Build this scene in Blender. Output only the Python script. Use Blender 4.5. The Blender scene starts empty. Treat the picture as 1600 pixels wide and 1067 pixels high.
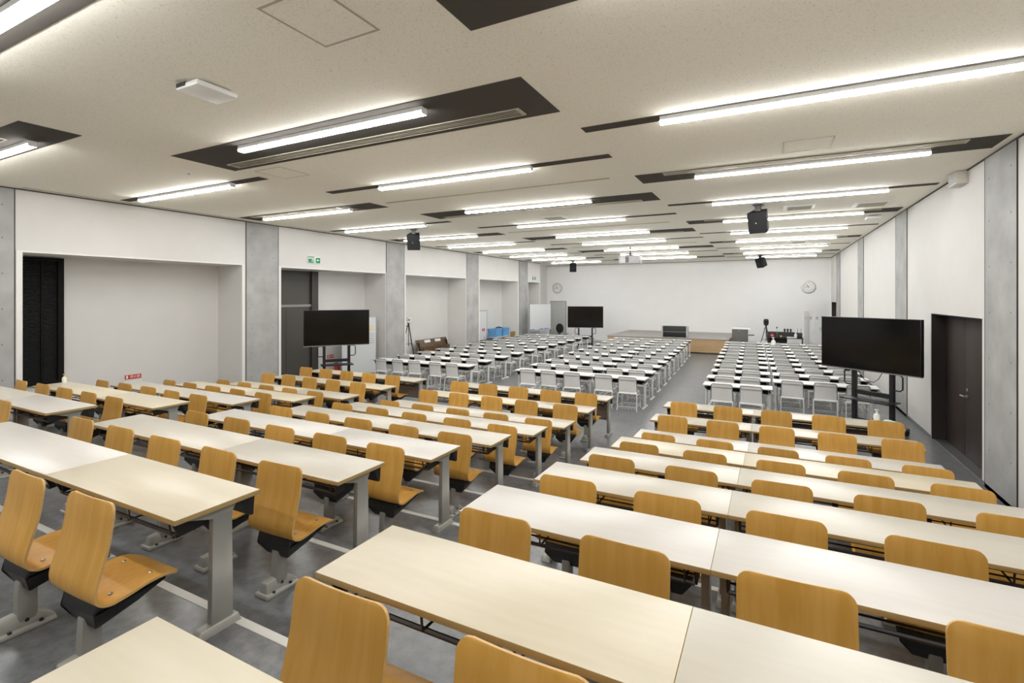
import bpy, bmesh, math, random
from mathutils import Vector, Matrix
random.seed(7)
PI = math.pi
sc = bpy.context.scene
C = sc.collection
W_, H_ = 1600, 1067
CAMZ = 2.76                       # camera height above the flat floor
CEIL = 4.76
XR, XL, XB = 2.77, -12.40, -13.42  # door wall, alcove wall face, alcove backs
YF, YB = 30.3, -2.6               # stage wall, rear wall

# ------------------------------------------------------------------ materials
def new_mat(name):
    m = bpy.data.materials.new(name); m.use_nodes = True
    nt = m.node_tree; b = nt.nodes['Principled BSDF']
    return m, nt, b
def plain(name, col, rough=.5, metal=0., spec=.5):
    m, nt, b = new_mat(name)
    b.inputs['Base Color'].default_value = (*col, 1); b.inputs['Roughness'].default_value = rough
    b.inputs['Metallic'].default_value = metal; b.inputs['Specular IOR Level'].default_value = spec
    return m
def noisy(name, c0, c1, scale=(1, 1, 1), nscale=5., rough=.5, detail=4., bump=0., spec=.5, lo=.35, hi=.65, objrand=0., metal=0., distort=0.):
    m, nt, b = new_mat(name); N = nt.nodes; L = nt.links
    tc = N.new('ShaderNodeTexCoord'); mp = N.new('ShaderNodeMapping'); mp.inputs['Scale'].default_value = scale
    L.new(tc.outputs['Object'], mp.inputs['Vector'])
    vec = mp.outputs['Vector']
    oi = N.new('ShaderNodeObjectInfo')
    ad = N.new('ShaderNodeVectorMath'); ad.operation = 'MULTIPLY_ADD'
    ad.inputs[1].default_value = (1, 1, 1)
    L.new(vec, ad.inputs[0])
    cx = N.new('ShaderNodeCombineXYZ'); ml = N.new('ShaderNodeMath'); ml.operation = 'MULTIPLY'; ml.inputs[1].default_value = 37.
    L.new(oi.outputs['Random'], ml.inputs[0]); L.new(ml.outputs[0], cx.inputs[0]); L.new(ml.outputs[0], cx.inputs[1])
    L.new(cx.outputs[0], ad.inputs[2])
    nz = N.new('ShaderNodeTexNoise'); nz.inputs['Scale'].default_value = nscale; nz.inputs['Detail'].default_value = detail
    nz.inputs['Distortion'].default_value = distort
    L.new(ad.outputs[0], nz.inputs['Vector'])
    rp = N.new('ShaderNodeValToRGB'); rp.color_ramp.elements[0].position = lo; rp.color_ramp.elements[1].position = hi
    rp.color_ramp.elements[0].color = (*c0, 1); rp.color_ramp.elements[1].color = (*c1, 1)
    L.new(nz.outputs['Fac'], rp.inputs['Fac'])
    col = rp.outputs['Color']
    if objrand:
        hs = N.new('ShaderNodeHueSaturation')
        mr = N.new('ShaderNodeMapRange'); mr.inputs['To Min'].default_value = 1 - objrand; mr.inputs['To Max'].default_value = 1 + objrand
        L.new(oi.outputs['Random'], mr.inputs['Value']); L.new(mr.outputs[0], hs.inputs['Value']); L.new(col, hs.inputs['Color'])
        col = hs.outputs['Color']
    L.new(col, b.inputs['Base Color'])
    b.inputs['Roughness'].default_value = rough; b.inputs['Specular IOR Level'].default_value = spec; b.inputs['Metallic'].default_value = metal
    if bump:
        bp = N.new('ShaderNodeBump'); bp.inputs['Strength'].default_value = bump; bp.inputs['Distance'].default_value = .01
        L.new(nz.outputs['Fac'], bp.inputs['Height']); L.new(bp.outputs['Normal'], b.inputs['Normal'])
    return m

M = {}
M['wall'] = noisy('white_wall', (.715, .705, .685), (.735, .725, .705), nscale=1.5, rough=.75, spec=.2)
M['brightwall'] = noisy('brightened_white_wall', (.88, .882, .88), (.895, .897, .895), nscale=1.5, rough=.8, spec=.2)  # neutral white, lifted above the other walls to make up for missing light
M['trim'] = plain('white_trim', (.84, .83, .81), .5)
M['gap'] = plain('dark_gap', (.06, .055, .05), .8)
M['concrete'] = noisy('fair_faced_concrete', (.355, .355, .35), (.47, .475, .47), nscale=2.2, detail=8, rough=.75, spec=.25, bump=.05, lo=.3, hi=.7)
M['hole'] = plain('formwork_hole', (.2, .2, .2), .9)
def ceiling_mat():
    m, nt, b = new_mat('rockwool_ceiling'); N = nt.nodes; L = nt.links
    tc = N.new('ShaderNodeTexCoord'); mp = N.new('ShaderNodeMapping'); mp.inputs['Scale'].default_value = (1, 1, 1)
    L.new(tc.outputs['Object'], mp.inputs['Vector'])
    w = N.new('ShaderNodeTexNoise'); w.inputs['Scale'].default_value = 9; L.new(mp.outputs[0], w.inputs['Vector'])
    mx = N.new('ShaderNodeMix'); mx.data_type = 'VECTOR'; mx.inputs[0].default_value = .05
    L.new(mp.outputs[0], mx.inputs[4]); L.new(w.outputs['Color'], mx.inputs[5])
    nz = N.new('ShaderNodeTexNoise'); nz.inputs['Scale'].default_value = 85; nz.inputs['Detail'].default_value = 1.5; nz.inputs['Distortion'].default_value = 1.2
    L.new(mx.outputs[1], nz.inputs['Vector'])
    rp = N.new('ShaderNodeValToRGB'); rp.color_ramp.elements[0].position = .30; rp.color_ramp.elements[1].position = .41
    rp.color_ramp.elements[0].color = (.70, .64, .53, 1); rp.color_ramp.elements[1].color = (.93, .895, .80, 1)
    L.new(nz.outputs['Fac'], rp.inputs['Fac']); L.new(rp.outputs['Color'], b.inputs['Base Color'])
    b.inputs['Roughness'].default_value = .9; b.inputs['Specular IOR Level'].default_value = .1
    return m
M['ceiling'] = ceiling_mat()
def floor_mat(name, a, bcol, rough):
    m, nt, b = new_mat(name); N = nt.nodes; L = nt.links
    tc = N.new('ShaderNodeTexCoord')
    nz = N.new('ShaderNodeTexNoise'); nz.inputs['Scale'].default_value = 11; nz.inputs['Detail'].default_value = 9; nz.inputs['Roughness'].default_value = .7
    L.new(tc.outputs['Object'], nz.inputs['Vector'])
    br = N.new('ShaderNodeTexBrick'); br.inputs['Scale'].default_value = 1.; br.offset = .5
    br.inputs['Brick Width'].default_value = .45; br.inputs['Row Height'].default_value = .45; br.inputs['Mortar Size'].default_value = .001
    br.inputs['Color1'].default_value = (.92, .92, .92, 1); br.inputs['Color2'].default_value = (1.08, 1.08, 1.08, 1); br.inputs['Mortar'].default_value = (.85, .85, .85, 1)
    L.new(tc.outputs['Object'], br.inputs['Vector'])
    rp = N.new('ShaderNodeValToRGB'); rp.color_ramp.elements[0].position = .33; rp.color_ramp.elements[1].position = .68
    rp.color_ramp.elements[0].color = (*a, 1); rp.color_ramp.elements[1].color = (*bcol, 1)
    L.new(nz.outputs['Fac'], rp.inputs['Fac'])
    mx = N.new('ShaderNodeMix'); mx.data_type = 'RGBA'; mx.blend_type = 'MULTIPLY'; mx.inputs[0].default_value = 1
    L.new(rp.outputs['Color'], mx.inputs[6]); L.new(br.outputs['Color'], mx.inputs[7]); L.new(mx.outputs[2], b.inputs['Base Color'])
    b.inputs['Roughness'].default_value = rough; b.inputs['Specular IOR Level'].default_value = .5
    return m
M['floor'] = floor_mat('grey_vinyl_floor', (.105, .11, .116), (.205, .21, .215), .28)
M['nosing'] = plain('white_step_nosing', (.62, .61, .57), .5)
M['top_pale'] = noisy('pale_birch_laminate', (.545, .51, .43), (.565, .53, .45), scale=(1, 9, 1), nscale=3, rough=.32, detail=5)
M['top_yellow'] = noisy('yellow_birch_laminate', (.635, .57, .43), (.655, .595, .46), scale=(1, 9, 1), nscale=3, rough=.32, detail=5)
M['top_white'] = noisy('bleached_birch_laminate', (.605, .58, .535), (.625, .60, .555), scale=(1, 9, 1), nscale=3, rough=.32, detail=5)
M['edge'] = plain('tan_wood_edge', (.41, .29, .12), .5)
M['ply'] = noisy('honey_beech_plywood', (.585, .315, .060), (.665, .372, .095), scale=(9, 4, .8), nscale=1.8, rough=.4, detail=5, objrand=.12, distort=.6, spec=.3)
M['plyedge'] = noisy('plywood_edge', (.55, .33, .11), (.66, .42, .17), scale=(1, 1, 90), nscale=3, rough=.5)
M['steel'] = plain('grey_painted_steel', (.30, .295, .27), .5)
M['cast'] = plain('cast_aluminium', (.43, .425, .39), .45, .3)
M['black'] = plain('black_plastic', (.012, .012, .013), .45)
M['blacksteel'] = plain('black_steel', (.018, .018, .02), .4)
M['bolt'] = plain('steel_bolt', (.5, .5, .5), .3, .9)
M['modesty'] = noisy('brown_grey_panel', (.25, .215, .18), (.31, .27, .23), scale=(1, 1, 8), nscale=4, rough=.5)
M['whitetop'] = plain('white_laminate', (.80, .80, .77), .4)
M['whitesteel'] = plain('white_painted_steel', (.72, .72, .70), .4)
M['gedge'] = plain('grey_edge_band', (.6, .6, .58), .5)
def chair_mesh_mat():
    m, nt, b = new_mat('perforated_grey_plastic'); N = nt.nodes; L = nt.links
    tc = N.new('ShaderNodeTexCoord'); mp = N.new('ShaderNodeMapping'); mp.inputs['Scale'].default_value = (55, 0, 55)
    L.new(tc.outputs['Object'], mp.inputs['Vector'])
    sn = N.new('ShaderNodeVectorMath'); sn.operation = 'FRACTION'; L.new(mp.outputs[0], sn.inputs[0])
    sb = N.new('ShaderNodeVectorMath'); sb.operation = 'SUBTRACT'; sb.inputs[1].default_value = (.5, 0, .5); L.new(sn.outputs[0], sb.inputs[0])
    ln = N.new('ShaderNodeVectorMath'); ln.operation = 'LENGTH'; L.new(sb.outputs[0], ln.inputs[0])
    gt = N.new('ShaderNodeMath'); gt.operation = 'LESS_THAN'; gt.inputs[1].default_value = .25; L.new(ln.outputs['Value'], gt.inputs[0])
    mx = N.new('ShaderNodeMix'); mx.data_type = 'RGBA'; mx.inputs[6].default_value = (.88, .88, .865, 1); mx.inputs[7].default_value = (.60, .60, .585, 1)
    L.new(gt.outputs[0], mx.inputs[0]); L.new(mx.outputs[2], b.inputs['Base Color']); b.inputs['Roughness'].default_value = .5
    return m
M['gmesh'] = chair_mesh_mat()
M['gplast'] = plain('light_grey_plastic', (.70, .70, .685), .5)
M['gframe'] = plain('mid_grey_frame', (.26, .26, .255), .5)
M['seatgrey'] = plain('pale_grey_seat', (.82, .82, .80), .5)
M['channel'] = plain('dark_ceiling_channel', (.088, .08, .071), .9, 0., .1)
M['grille'] = plain('beige_metal_grille', (.50, .465, .38), .7, 0., .2)
M['slotline'] = plain('olive_slot', (.42, .39, .28), .7)
M['hatch'] = plain('hatch_frame', (.42, .38, .31), .5)
M['screen'] = plain('tv_glass', (.004, .004, .004), .12, 0., .35)
M['bezel'] = plain('tv_bezel', (.02, .02, .022), .35)
M['silver'] = plain('silver_trim', (.45, .45, .46), .35, .7)
M['darkdoor'] = noisy('dark_brown_door', (.030, .020, .017), (.042, .029, .024), scale=(30, 30, 1), nscale=2, rough=.6, spec=.2)
M['darkframe'] = plain('near_black_frame', (.022, .017, .014), .5)
M['greydoor'] = plain('dark_grey_steel_door', (.075, .07, .062), .45)
M['greydoor2'] = plain('darker_grey_frame', (.045, .042, .037), .45)
M['louver'] = plain('black_louvre', (.005, .005, .005), .7, 0., .2)
M['palegrey'] = plain('pale_grey_door', (.48, .49, .48), .5)
M['projgrey'] = plain('projector_grey', (.42, .42, .42), .5)
M['board'] = plain('whiteboard', (.72, .74, .75), .25)
M['whiteplastic'] = plain('white_plastic', (.82, .82, .80), .4)
M['paper'] = plain('white_paper', (.80, .80, .78), .7)
M['red'] = plain('signal_red', (.60, .035, .02), .45)
M['green'] = plain('exit_green', (.0, .24, .11), .5)
M['palegreen'] = plain('pale_green', (.45, .75, .5), .5)
M['blue'] = plain('blue_crate', (.15, .40, .72), .45)
M['marker'] = plain('blue_marker', (.08, .2, .65), .5)
M['yellow'] = plain('yellow_cap', (.75, .62, .08), .5)
M['cyan'] = plain('pale_blue_cloth', (.55, .75, .76), .8)
M['stagewood'] = noisy('oak_stage_front', (.43, .285, .14), (.56, .385, .21), scale=(1, 1, 14), nscale=2.4, rough=.5, detail=6)
M['stagetop'] = plain('grey_stage_top', (.33, .31, .29), .5)
M['brownwood'] = noisy('dark_walnut_board', (.08, .042, .015), (.13, .07, .026), scale=(1, 6, 1), nscale=3, rough=.4)
M['oakpanel'] = noisy('brown_oak_panel', (.27, .17, .06), (.35, .22, .09), scale=(1, 8, 1), nscale=3, rough=.5)
M['lectern'] = plain('grey_lectern', (.12, .12, .11), .5)
M['fabric'] = plain('dark_grey_fabric', (.022, .022, .023), .9, 0., .2)
M['speaker'] = plain('black_speaker', (.012, .012, .012), .7, 0., .25)
M['ink'] = plain('dark_ink', (.03, .03, .03), .6)
M['numeral'] = plain('grey_numeral', (.13, .13, .14), .6)
def lamp_mat(s):
    m, nt, b = new_mat('led_diffuser')
    b.inputs['Base Color'].default_value = (.9, .9, .9, 1)
    b.inputs['Emission Color'].default_value = (1., .995, .985, 1); b.inputs['Emission Strength'].default_value = s
    return m
M['lamp'] = lamp_mat(46.)

# ------------------------------------------------------------------ mesh helper
class MB:
    def __init__(s): s.v = []; s.f = []; s.mi = []
    def add(s, vs, fs, mi=0):
        o = len(s.v); s.v += [tuple(p) for p in vs]
        for f in fs: s.f.append(tuple(o + i for i in f)); s.mi.append(mi)
        return s
    def box(s, x0, x1, y0, y1, z0, z1, mi=0, mtop=None):
        v = [(x0, y0, z0), (x1, y0, z0), (x1, y1, z0), (x0, y1, z0), (x0, y0, z1), (x1, y0, z1), (x1, y1, z1), (x0, y1, z1)]
        s.add(v, [(3, 2, 1, 0), (0, 1, 5, 4), (1, 2, 6, 5), (2, 3, 7, 6), (3, 0, 4, 7)], mi)
        s.f.append(tuple(len(s.v) - 8 + i for i in (4, 5, 6, 7))); s.mi.append(mi if mtop is None else mtop)
        return s
    def hexa(s, bot, top, mi=0):      # two quads, ccw from above
        return s.add(list(bot) + list(top), [(3, 2, 1, 0), (4, 5, 6, 7), (0, 1, 5, 4), (1, 2, 6, 5), (2, 3, 7, 6), (3, 0, 4, 7)], mi)
    def cyl(s, p0, p1, r0, r1=None, n=12, mi=0):
        r1 = r0 if r1 is None else r1
        p0 = Vector(p0); p1 = Vector(p1); d = (p1 - p0).normalized()
        a = d.orthogonal().normalized(); b = d.cross(a)
        vs = []
        for p, r in ((p0, r0), (p1, r1)):
            for i in range(n):
                t = 2 * PI * i / n; vs.append(p + a * (r * math.cos(t)) + b * (r * math.sin(t)))
        fs = [(i, (i + 1) % n, n + (i + 1) % n, n + i) for i in range(n)] + [tuple(range(n - 1, -1, -1)), tuple(range(n, 2 * n))]
        return s.add(vs, fs, mi)
    def tube(s, pts, r, n=8, mi=0):
        pts = [Vector(p) for p in pts]; vs = []; a = None
        for i, p in enumerate(pts):
            d = ((pts[min(i + 1, len(pts) - 1)] - pts[max(i - 1, 0)])).normalized()
            if a is None: a = d.orthogonal().normalized()
            else:
                a = (a - d * a.dot(d))
                a = a.normalized() if a.length > 1e-6 else d.orthogonal().normalized()
            b = d.cross(a)
            for k in range(n):
                t = 2 * PI * k / n; vs.append(p + a * (r * math.cos(t)) + b * (r * math.sin(t)))
        fs = []
        for i in range(len(pts) - 1):
            for k in range(n): fs.append((i * n + k, i * n + (k + 1) % n, (i + 1) * n + (k + 1) % n, (i + 1) * n + k))
        fs += [tuple(range(n - 1, -1, -1)), tuple((len(pts) - 1) * n + k for k in range(n))]
        return s.add(vs, fs, mi)
    def lathe(s, prof, n=16, cx=0, cy=0, mi=0):   # prof: (r, z)
        vs = []
        for r, z in prof:
            for k in range(n): t = 2 * PI * k / n; vs.append((cx + r * math.cos(t), cy + r * math.sin(t), z))
        fs = []
        for i in range(len(prof) - 1):
            for k in range(n): fs.append((i * n + k, i * n + (k + 1) % n, (i + 1) * n + (k + 1) % n, (i + 1) * n + k))
        fs += [tuple(range(n - 1, -1, -1)), tuple((len(prof) - 1) * n + k for k in range(n))]
        return s.add(vs, fs, mi)
    def prismx(s, poly, x0, x1, mi=0):     # poly in (y, z)
        n = len(poly)
        vs = [(x0, y, z) for y, z in poly] + [(x1, y, z) for y, z in poly]
        return s.add(vs, [tuple(range(n - 1, -1, -1)), tuple(range(n, 2 * n))] + [(i, (i + 1) % n, n + (i + 1) % n, n + i) for i in range(n)], mi)
    def sheet(s, prof, wf, th, nx=12, dish=lambda t, k: 0., mi=0, me=1):
        """curved board: prof = centre line (y, z); wf(k) = half width at point k"""
        P = [Vector((0, y, z)) for y, z in prof]; n = len(P); A = []; B = []
        for i in range(n):
            d = (P[min(i + 1, n - 1)] - P[max(i - 1, 0)]).normalized(); nr = Vector((0, -d.z, d.y))
            for k in range(nx + 1):
                t = -1 + 2 * k / nx; w = wf(i)
                c = P[i] + Vector((w * t, 0, 0)) + nr * dish(t, i)
                A.append(c + nr * (th / 2)); B.append(c - nr * (th / 2))
        m = nx + 1; q = len(A); fs = []; fe = []
        for i in range(n - 1):
            for k in range(nx):
                a = i * m + k; fs.append((a, a + 1, a + m + 1, a + m)); fs.append((q + a, q + a + m, q + a + m + 1, q + a + 1))
            a = i * m; fe.append((a, a + m, q + a + m, q + a)); a = i * m + nx; fe.append((a, q + a, q + a + m, a + m))
        for k in range(nx):
            fe.append((k, q + k, q + k + 1, k + 1)); a = (n - 1) * m + k; fe.append((a, a + 1, q + a + 1, q + a))
        o = len(s.v); s.v += [tuple(p) for p in A + B]
        for f in fs: s.f.append(tuple(o + i for i in f)); s.mi.append(mi)
        for f in fe: s.f.append(tuple(o + i for i in f)); s.mi.append(me)
        return s
    def build(s, name, mats, parent=None, loc=(0, 0, 0), rotz=0., bevel=0., smooth=False, seg=2):
        if not isinstance(mats, (list, tuple)): mats = [mats]
        me = bpy.data.meshes.new(name); me.from_pydata(s.v, [], s.f)
        for m in mats: me.materials.append(m)
        me.polygons.foreach_set('material_index', [min(i, len(mats) - 1) for i in s.mi])
        bm = bmesh.new(); bm.from_mesh(me)
        bmesh.ops.remove_doubles(bm, verts=bm.verts, dist=1e-5)
        bmesh.ops.recalc_face_normals(bm, faces=bm.faces)
        if bevel:
            es = [e for e in bm.edges if len(e.link_faces) == 2 and e.calc_face_angle(0) > .5]
            bmesh.ops.bevel(bm, geom=es, offset=bevel, segments=seg, affect='EDGES', profile=.5, clamp_overlap=True)
        bm.to_mesh(me); bm.free()
        if smooth or bevel:
            for p in me.polygons: p.use_smooth = True
            try: me.set_sharp_from_angle(angle=.7)
            except Exception: pass
        o = bpy.data.objects.new(name, me); C.objects.link(o)
        o.location = loc; o.rotation_euler = (0, 0, rotz)
        if parent: o.parent = parent
        return o

def tag(o, label, cat, group=None):
    o['label'] = label; o['category'] = cat
    if group: o['group'] = group
    return o
def thing(name, label, cat, loc=(0, 0, 0), rotz=0., group=None):
    o = bpy.data.objects.new(name, None); C.objects.link(o); o.empty_display_size = .1
    o.location = loc; o.rotation_euler = (0, 0, rotz)
    return tag(o, label, cat, group)
def struct(o): o['kind'] = 'structure'; return o
def copy_tree(o, parent=None):
    c = o.copy(); C.objects.link(c); c.parent = parent
    for ch in KIDS[o.name] if o.name in KIDS else [x for x in o.children]: copy_tree(ch, c)
    return c
KIDS = {}
def place(proto, loc, rotz, label, group, used):
    if proto.name not in used: used.add(proto.name); o = proto
    else: o = copy_tree(proto)
    o.location = loc; o.rotation_euler = (0, 0, rotz); o['label'] = label; o['group'] = group
    return o
ORD = ['first', 'second', 'third', 'fourth', 'fifth', 'sixth', 'seventh', 'eighth', 'ninth', 'tenth', 'eleventh', 'twelfth', 'thirteenth']
def text_mesh(txt, size, mat, parent, loc, rot, name='lettering', th=.002):
    cu = bpy.data.curves.new('t', 'FONT'); cu.body = txt; cu.size = size; cu.extrude = th; cu.align_x = 'CENTER'; cu.align_y = 'CENTER'
    t = bpy.data.objects.new('t', cu); C.objects.link(t)
    dg = bpy.context.evaluated_depsgraph_get(); dg.update()
    me = bpy.data.meshes.new_from_object(t.evaluated_get(dg)); bpy.data.objects.remove(t)
    me.materials.clear(); me.materials.append(mat)
    o = bpy.data.objects.new(name, me); C.objects.link(o); o.parent = parent; o.location = loc; o.rotation_euler = rot
    return o

# ------------------------------------------------------------------ room shell
PITCH, Y0, STEP = 1.1275, 1.53, .165
def tier_z(i): return max(0, 5 - i) * STEP           # floor height of wooden row i
def edge_y(i): return Y0 + PITCH * i + .39            # front edge of tier i
struct(MB().box(XB, XR + .3, edge_y(4) - .2, YF, -.2, 0).build('floor', M['floor']))
for i in range(4, -4, -1):
    y1 = edge_y(i); y0 = edge_y(i - 1) if i > -3 else YB
    struct(MB().box(XB, XR, y0 - .05 if i > -3 else y0, y1, -.2, tier_z(i)).build('floor_step', M['floor']))
for k, i in enumerate(range(4, -3, -1)):
    y1 = edge_y(i); z = tier_z(i)
    struct(MB().box(XB + .02, XR - .02, y1 - .05, y1 + .006, z - .03, z + .004).build('trim_%d' % (k + 1), M['nosing'], bevel=.003))
struct(MB().box(XB - .3, XR + .3, YB - .2, YF + .2, CEIL, CEIL + .2).build('ceiling', M['ceiling']))
struct(MB().box(XB - .3, XR + .3, YF, YF + .2, -.2, CEIL).build('wall_front', M['brightwall']))
struct(MB().box(XB - .3, XR + .3, YB - .2, YB, -.2, CEIL).build('wall_rear', M['wall']))
# door wall with two recessed doorways
DZ = 2.43
m = MB()
for y0, y1 in ((YB, 9.72), (12.38, 28.05), (30.2, YF)): m.box(XR, XR + .3, y0, y1, -.2, CEIL)
m.box(XR, XR + .3, 9.72, 12.38, DZ, CEIL).box(XR, XR + .3, 28.05, 30.2, 2.48, CEIL)
struct(m.build('wall_doors', M['wall']))
struct(MB().box(XR + .3, XR + .35, 9.6, 12.5, -.2, 2.6).box(XR + .3, XR + .35, 28, 30.25, -.2, 2.6).build('wall_doors_backing', M['darkframe']))
# alcove wall: front face with openings, soffits, returns, backs
OPS = [(-1.3, 2.95), (4.07, 8.43), (9.61, 13.97), (15.08, 19.36), (20.55, 24.65), (25.95, 27.55)]
PIL = [(3.0, 3.96), (8.54, 9.52), (14.0, 15.0), (19.4, 20.42), (24.78, 25.86)]
OZ = 3.585
m = MB(); y = YB
for a, b in OPS:
    m.box(XB, XL, y, a, -.2, CEIL); m.box(XB, XL, a, b, OZ, CEIL); y = b
m.box(XB, XL, y, 27.66, -.2, CEIL)
struct(m.build('wall_alcoves', M['wall']))
struct(MB().box(XB - .3, XB, YB, YF, -.2, CEIL).build('wall_alcove_back', M['wall']))
struct(MB().box(-13.1 - .3, -13.1, 27.66, YF, -.2, CEIL).build('wall_alcove_corner', M['wall']))
# concrete pilasters with form-tie holes
def pilaster(x, sgn, y0, y1):
    m = MB().box(min(x, x + sgn * .012), max(x, x + sgn * .012), y0, y1, -.02, CEIL - .015)
    h = MB()
    for z in (.6, 1.25, 1.9, 2.55, 3.2, 3.85, 4.45):
        for yy in (y0 + .17, y1 - .17):
            zz = z + (0 if yy < (y0 + y1) / 2 else -.02)
            h.cyl((x + sgn * .0115, yy, zz), (x + sgn * .0135, yy, zz), .013, n=10)
    o = struct(m.build('wall_pilaster', M['concrete'])); h.build('tie_hole', M['hole'], o)
    g = MB()
    for yy in (y0, y1): g.box(min(x, x + sgn * .014), max(x, x + sgn * .014), yy - .008, yy + .008, -.02, CEIL - .01)
    g.build('joint', M['gap'], o)
for a, b in PIL: pilaster(XL, 1, a, b)
PILR = [(2.4, 3.4), (8.52, 9.58), (14.25, 15.4), (20.25, 21.4), (26.6, 28.0)]
for a, b in PILR: pilaster(XR, -1, a, b)
k = 8
def trim(mb, mat, **kw):
    global k
    k += 1
    return struct(mb.build('trim_%d' % k, mat, **kw))
trim(MB().box(XR - .02, XR - .001, YB, YF, CEIL - .018, CEIL - .001), M['gap'])
trim(MB().box(XL + .001, XL + .03, YB, 27.66, CEIL - .02, CEIL - .001), M['gap'])
trim(MB().box(-13.1, XR, YF - .02, YF - .001, CEIL - .02, CEIL - .001), M['gap'])
for a, b in OPS[1:]:                                   # narrow white reveals round the alcove openings
    trim(MB().box(XL, XL + .01, a - .09, a, -.02, OZ + .03).box(XL, XL + .01, b, min(b + .07, 27.66), -.02, OZ + .03).box(XL, XL + .01, a, b, OZ, OZ + .03), M['trim'])
for y0, y1 in ((4.0, 8.4), (9.7, 13.9), (15.1, 19.3)):  # slot air outlets along the alcove wall
    trim(MB().box(XL + .22, XL + .235, y0, y1, CEIL - .004, CEIL - .001).box(XL + .10, XL + .11, y0, y1, CEIL - .004, CEIL - .001), M['gap'])
bb = MB()
for y0, y1 in ((edge_y(4), 9.72), (12.38, 28.0)): bb.box(XR - .012, XR - .001, y0, y1, 0, .06)
struct(bb.build('baseboard_doors', plain('grey_baseboard', (.16, .165, .17), .5)))

# doors in the door wall
def double_door(name, y0, y1, z1, split):
    x = XR + .22
    d = bpy.data.objects.new(name, None); C.objects.link(d); struct(d); d.location = (x, y0, 0)
    MB().box(-.005, .05, .0, .03, 0, z1).box(-.005, .05, y1 - y0 - .03, y1 - y0, 0, z1).box(-.005, .05, .03, y1 - y0 - .03, z1 - .03, z1)\
        .box(-.215, -.005, y1 - y0 - .006, y1 - y0 - .001, 0, z1).box(-.215, -.005, .001, .006, 0, z1).box(-.215, -.005, .006, y1 - y0 - .006, z1 - .006, z1 - .001).build('door_frame', M['darkframe'], d)
    MB().box(.0, .045, .035, split - .006, .012, z1 - .035).build('door_leaf', M['darkdoor'], d, bevel=.004)
    MB().box(.0, .045, split + .006, y1 - y0 - .035, .012, z1 - .035).build('door_leaf', M['darkdoor'], d, bevel=.004)
    MB().box(-.19, -.005, .04, y1 - y0 - .04, .0, .006).build('threshold', M['bolt'], d)
    return d
d1 = double_door('door_1', 9.74, 12.36, 2.42, 1.54)
hm = MB().cyl((-.002, 1.38, 1.05), (-.03, 1.38, 1.05), .028, n=14).cyl((-.03, 1.38, 1.05), (-.06, 1.38, 1.05), .012).tube([(-.055, 1.38, 1.05), (-.06, 1.42, 1.05), (-.06, 1.56, 1.045)], .013)
hm.build('door_handle', M['bolt'], d1, smooth=True)
MB().cyl((-.002, 1.385, 1.165), (-.018, 1.385, 1.165), .028, n=16).build('lock_cylinder', M['bolt'], d1, smooth=True)
double_door('door_2', 28.07, 30.18, 2.47, 1.05)
# grey steel door set in the second alcove
d = bpy.data.objects.new('door_3', None); C.objects.link(d); struct(d); d.location = (XB, 9.63, 0)
MB().box(0, .03, 0, 1.86, .01, 2.42).build('door_leaf', M['greydoor'], d)
MB().box(0, .03, 0, 1.86, 2.50, 3.57).build('transom_panel', M['greydoor'], d)
MB().box(0, .06, 0, 1.86, 2.42, 2.50).build('transom_bar', M['steel'], d)
MB().box(0, .10, 1.86, 2.12, 0, 3.575).build('door_frame', M['greydoor2'], d)
MB().box(0.03, .034, .93, .94, .01, 2.42).build('leaf_joint', M['darkframe'], d)
# pale grey door in the stage wall
d = bpy.data.objects.new('door_4', None); C.objects.link(d); struct(d); d.location = (-12.86, YF, 0)
MB().box(0, 1.14, -.03, 0, 0, 2.46).build('door_frame', M['silver'], d)
MB().box(.05, 1.09, -.045, -.03, .01, 2.40).build('door_leaf', M['palegrey'], d, bevel=.003)
MB().tube([(.14, -.05, 1.0), (.14, -.09, 1.0), (.26, -.09, 1.0)], .01).build('door_handle', M['bolt'], d, smooth=True)
# black louvred window in the first alcove
w = bpy.data.objects.new('window_1', None); C.objects.link(w); struct(w); w.location = (XB, 4.08, 0)
MB().box(0, .07, 0, .97, .93, .99).box(0, .07, 0, .97, 3.50, 3.565).box(0, .07, .87, .97, .99, 3.50).box(0, .07, .0, .05, .99, 3.5).box(0, .045, .60, .64, .99, 3.5).build('window_frame', M['louver'], w)
m = MB(); n = 64
for i in range(n):
    z = .99 + (3.5 - .99) * i / n
    m.hexa([(.006, .05, z), (.03, .05, z), (.03, .87, z), (.006, .87, z)], [(.006, .05, z + .036), (.014, .05, z + .036), (.014, .87, z + .036), (.006, .87, z + .036)])
m.build('louvre_slats', M['louver'], w)

# ------------------------------------------------------------------ ceiling lights and fittings
def ceiling_light(x0, x1, lx0, lx1, ly, py0, py1, label, group):
    """dark channel panel (x0..x1, py0..py1) with a 3 m LED batten along y = ly"""
    lx0, lx1, ly = lx0 * .975, lx1 * .975, ly * .975     # the batten hangs a little below the ceiling plane
    if py1 - py0 < .3: py0, py1 = ly - .08, ly + .11
    t = thing('ceiling_light', label, 'ceiling light', ((x0 + x1) / 2, ly, CEIL), 0, group)
    ox = (x0 + x1) / 2
    MB().box(x0 - ox, x1 - ox, py0 - ly, py1 - ly, -.006, -.0005).build('channel', M['channel'], t)
    mid = (lx0 + lx1) / 2 - ox; a, b = lx0 - ox, lx1 - ox
    MB().box(a, b, -.049, .049, -.05, -.006).build('batten_body', M['whiteplastic'], t)
    for p, q in ((a, mid - .003), (mid + .003, b)):
        hw, zz = .049, -.080
        poly = [(-hw, -.05), (hw, -.05), (hw, -.066), (hw * .8, zz), (-hw * .8, zz), (-hw, -.066)]
        pm = MB().prismx(poly, p, q); pm.mi[0] = pm.mi[1] = 1; pm.build('diffuser', [M['lamp'], M['whiteplastic']], t)
    return t
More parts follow.
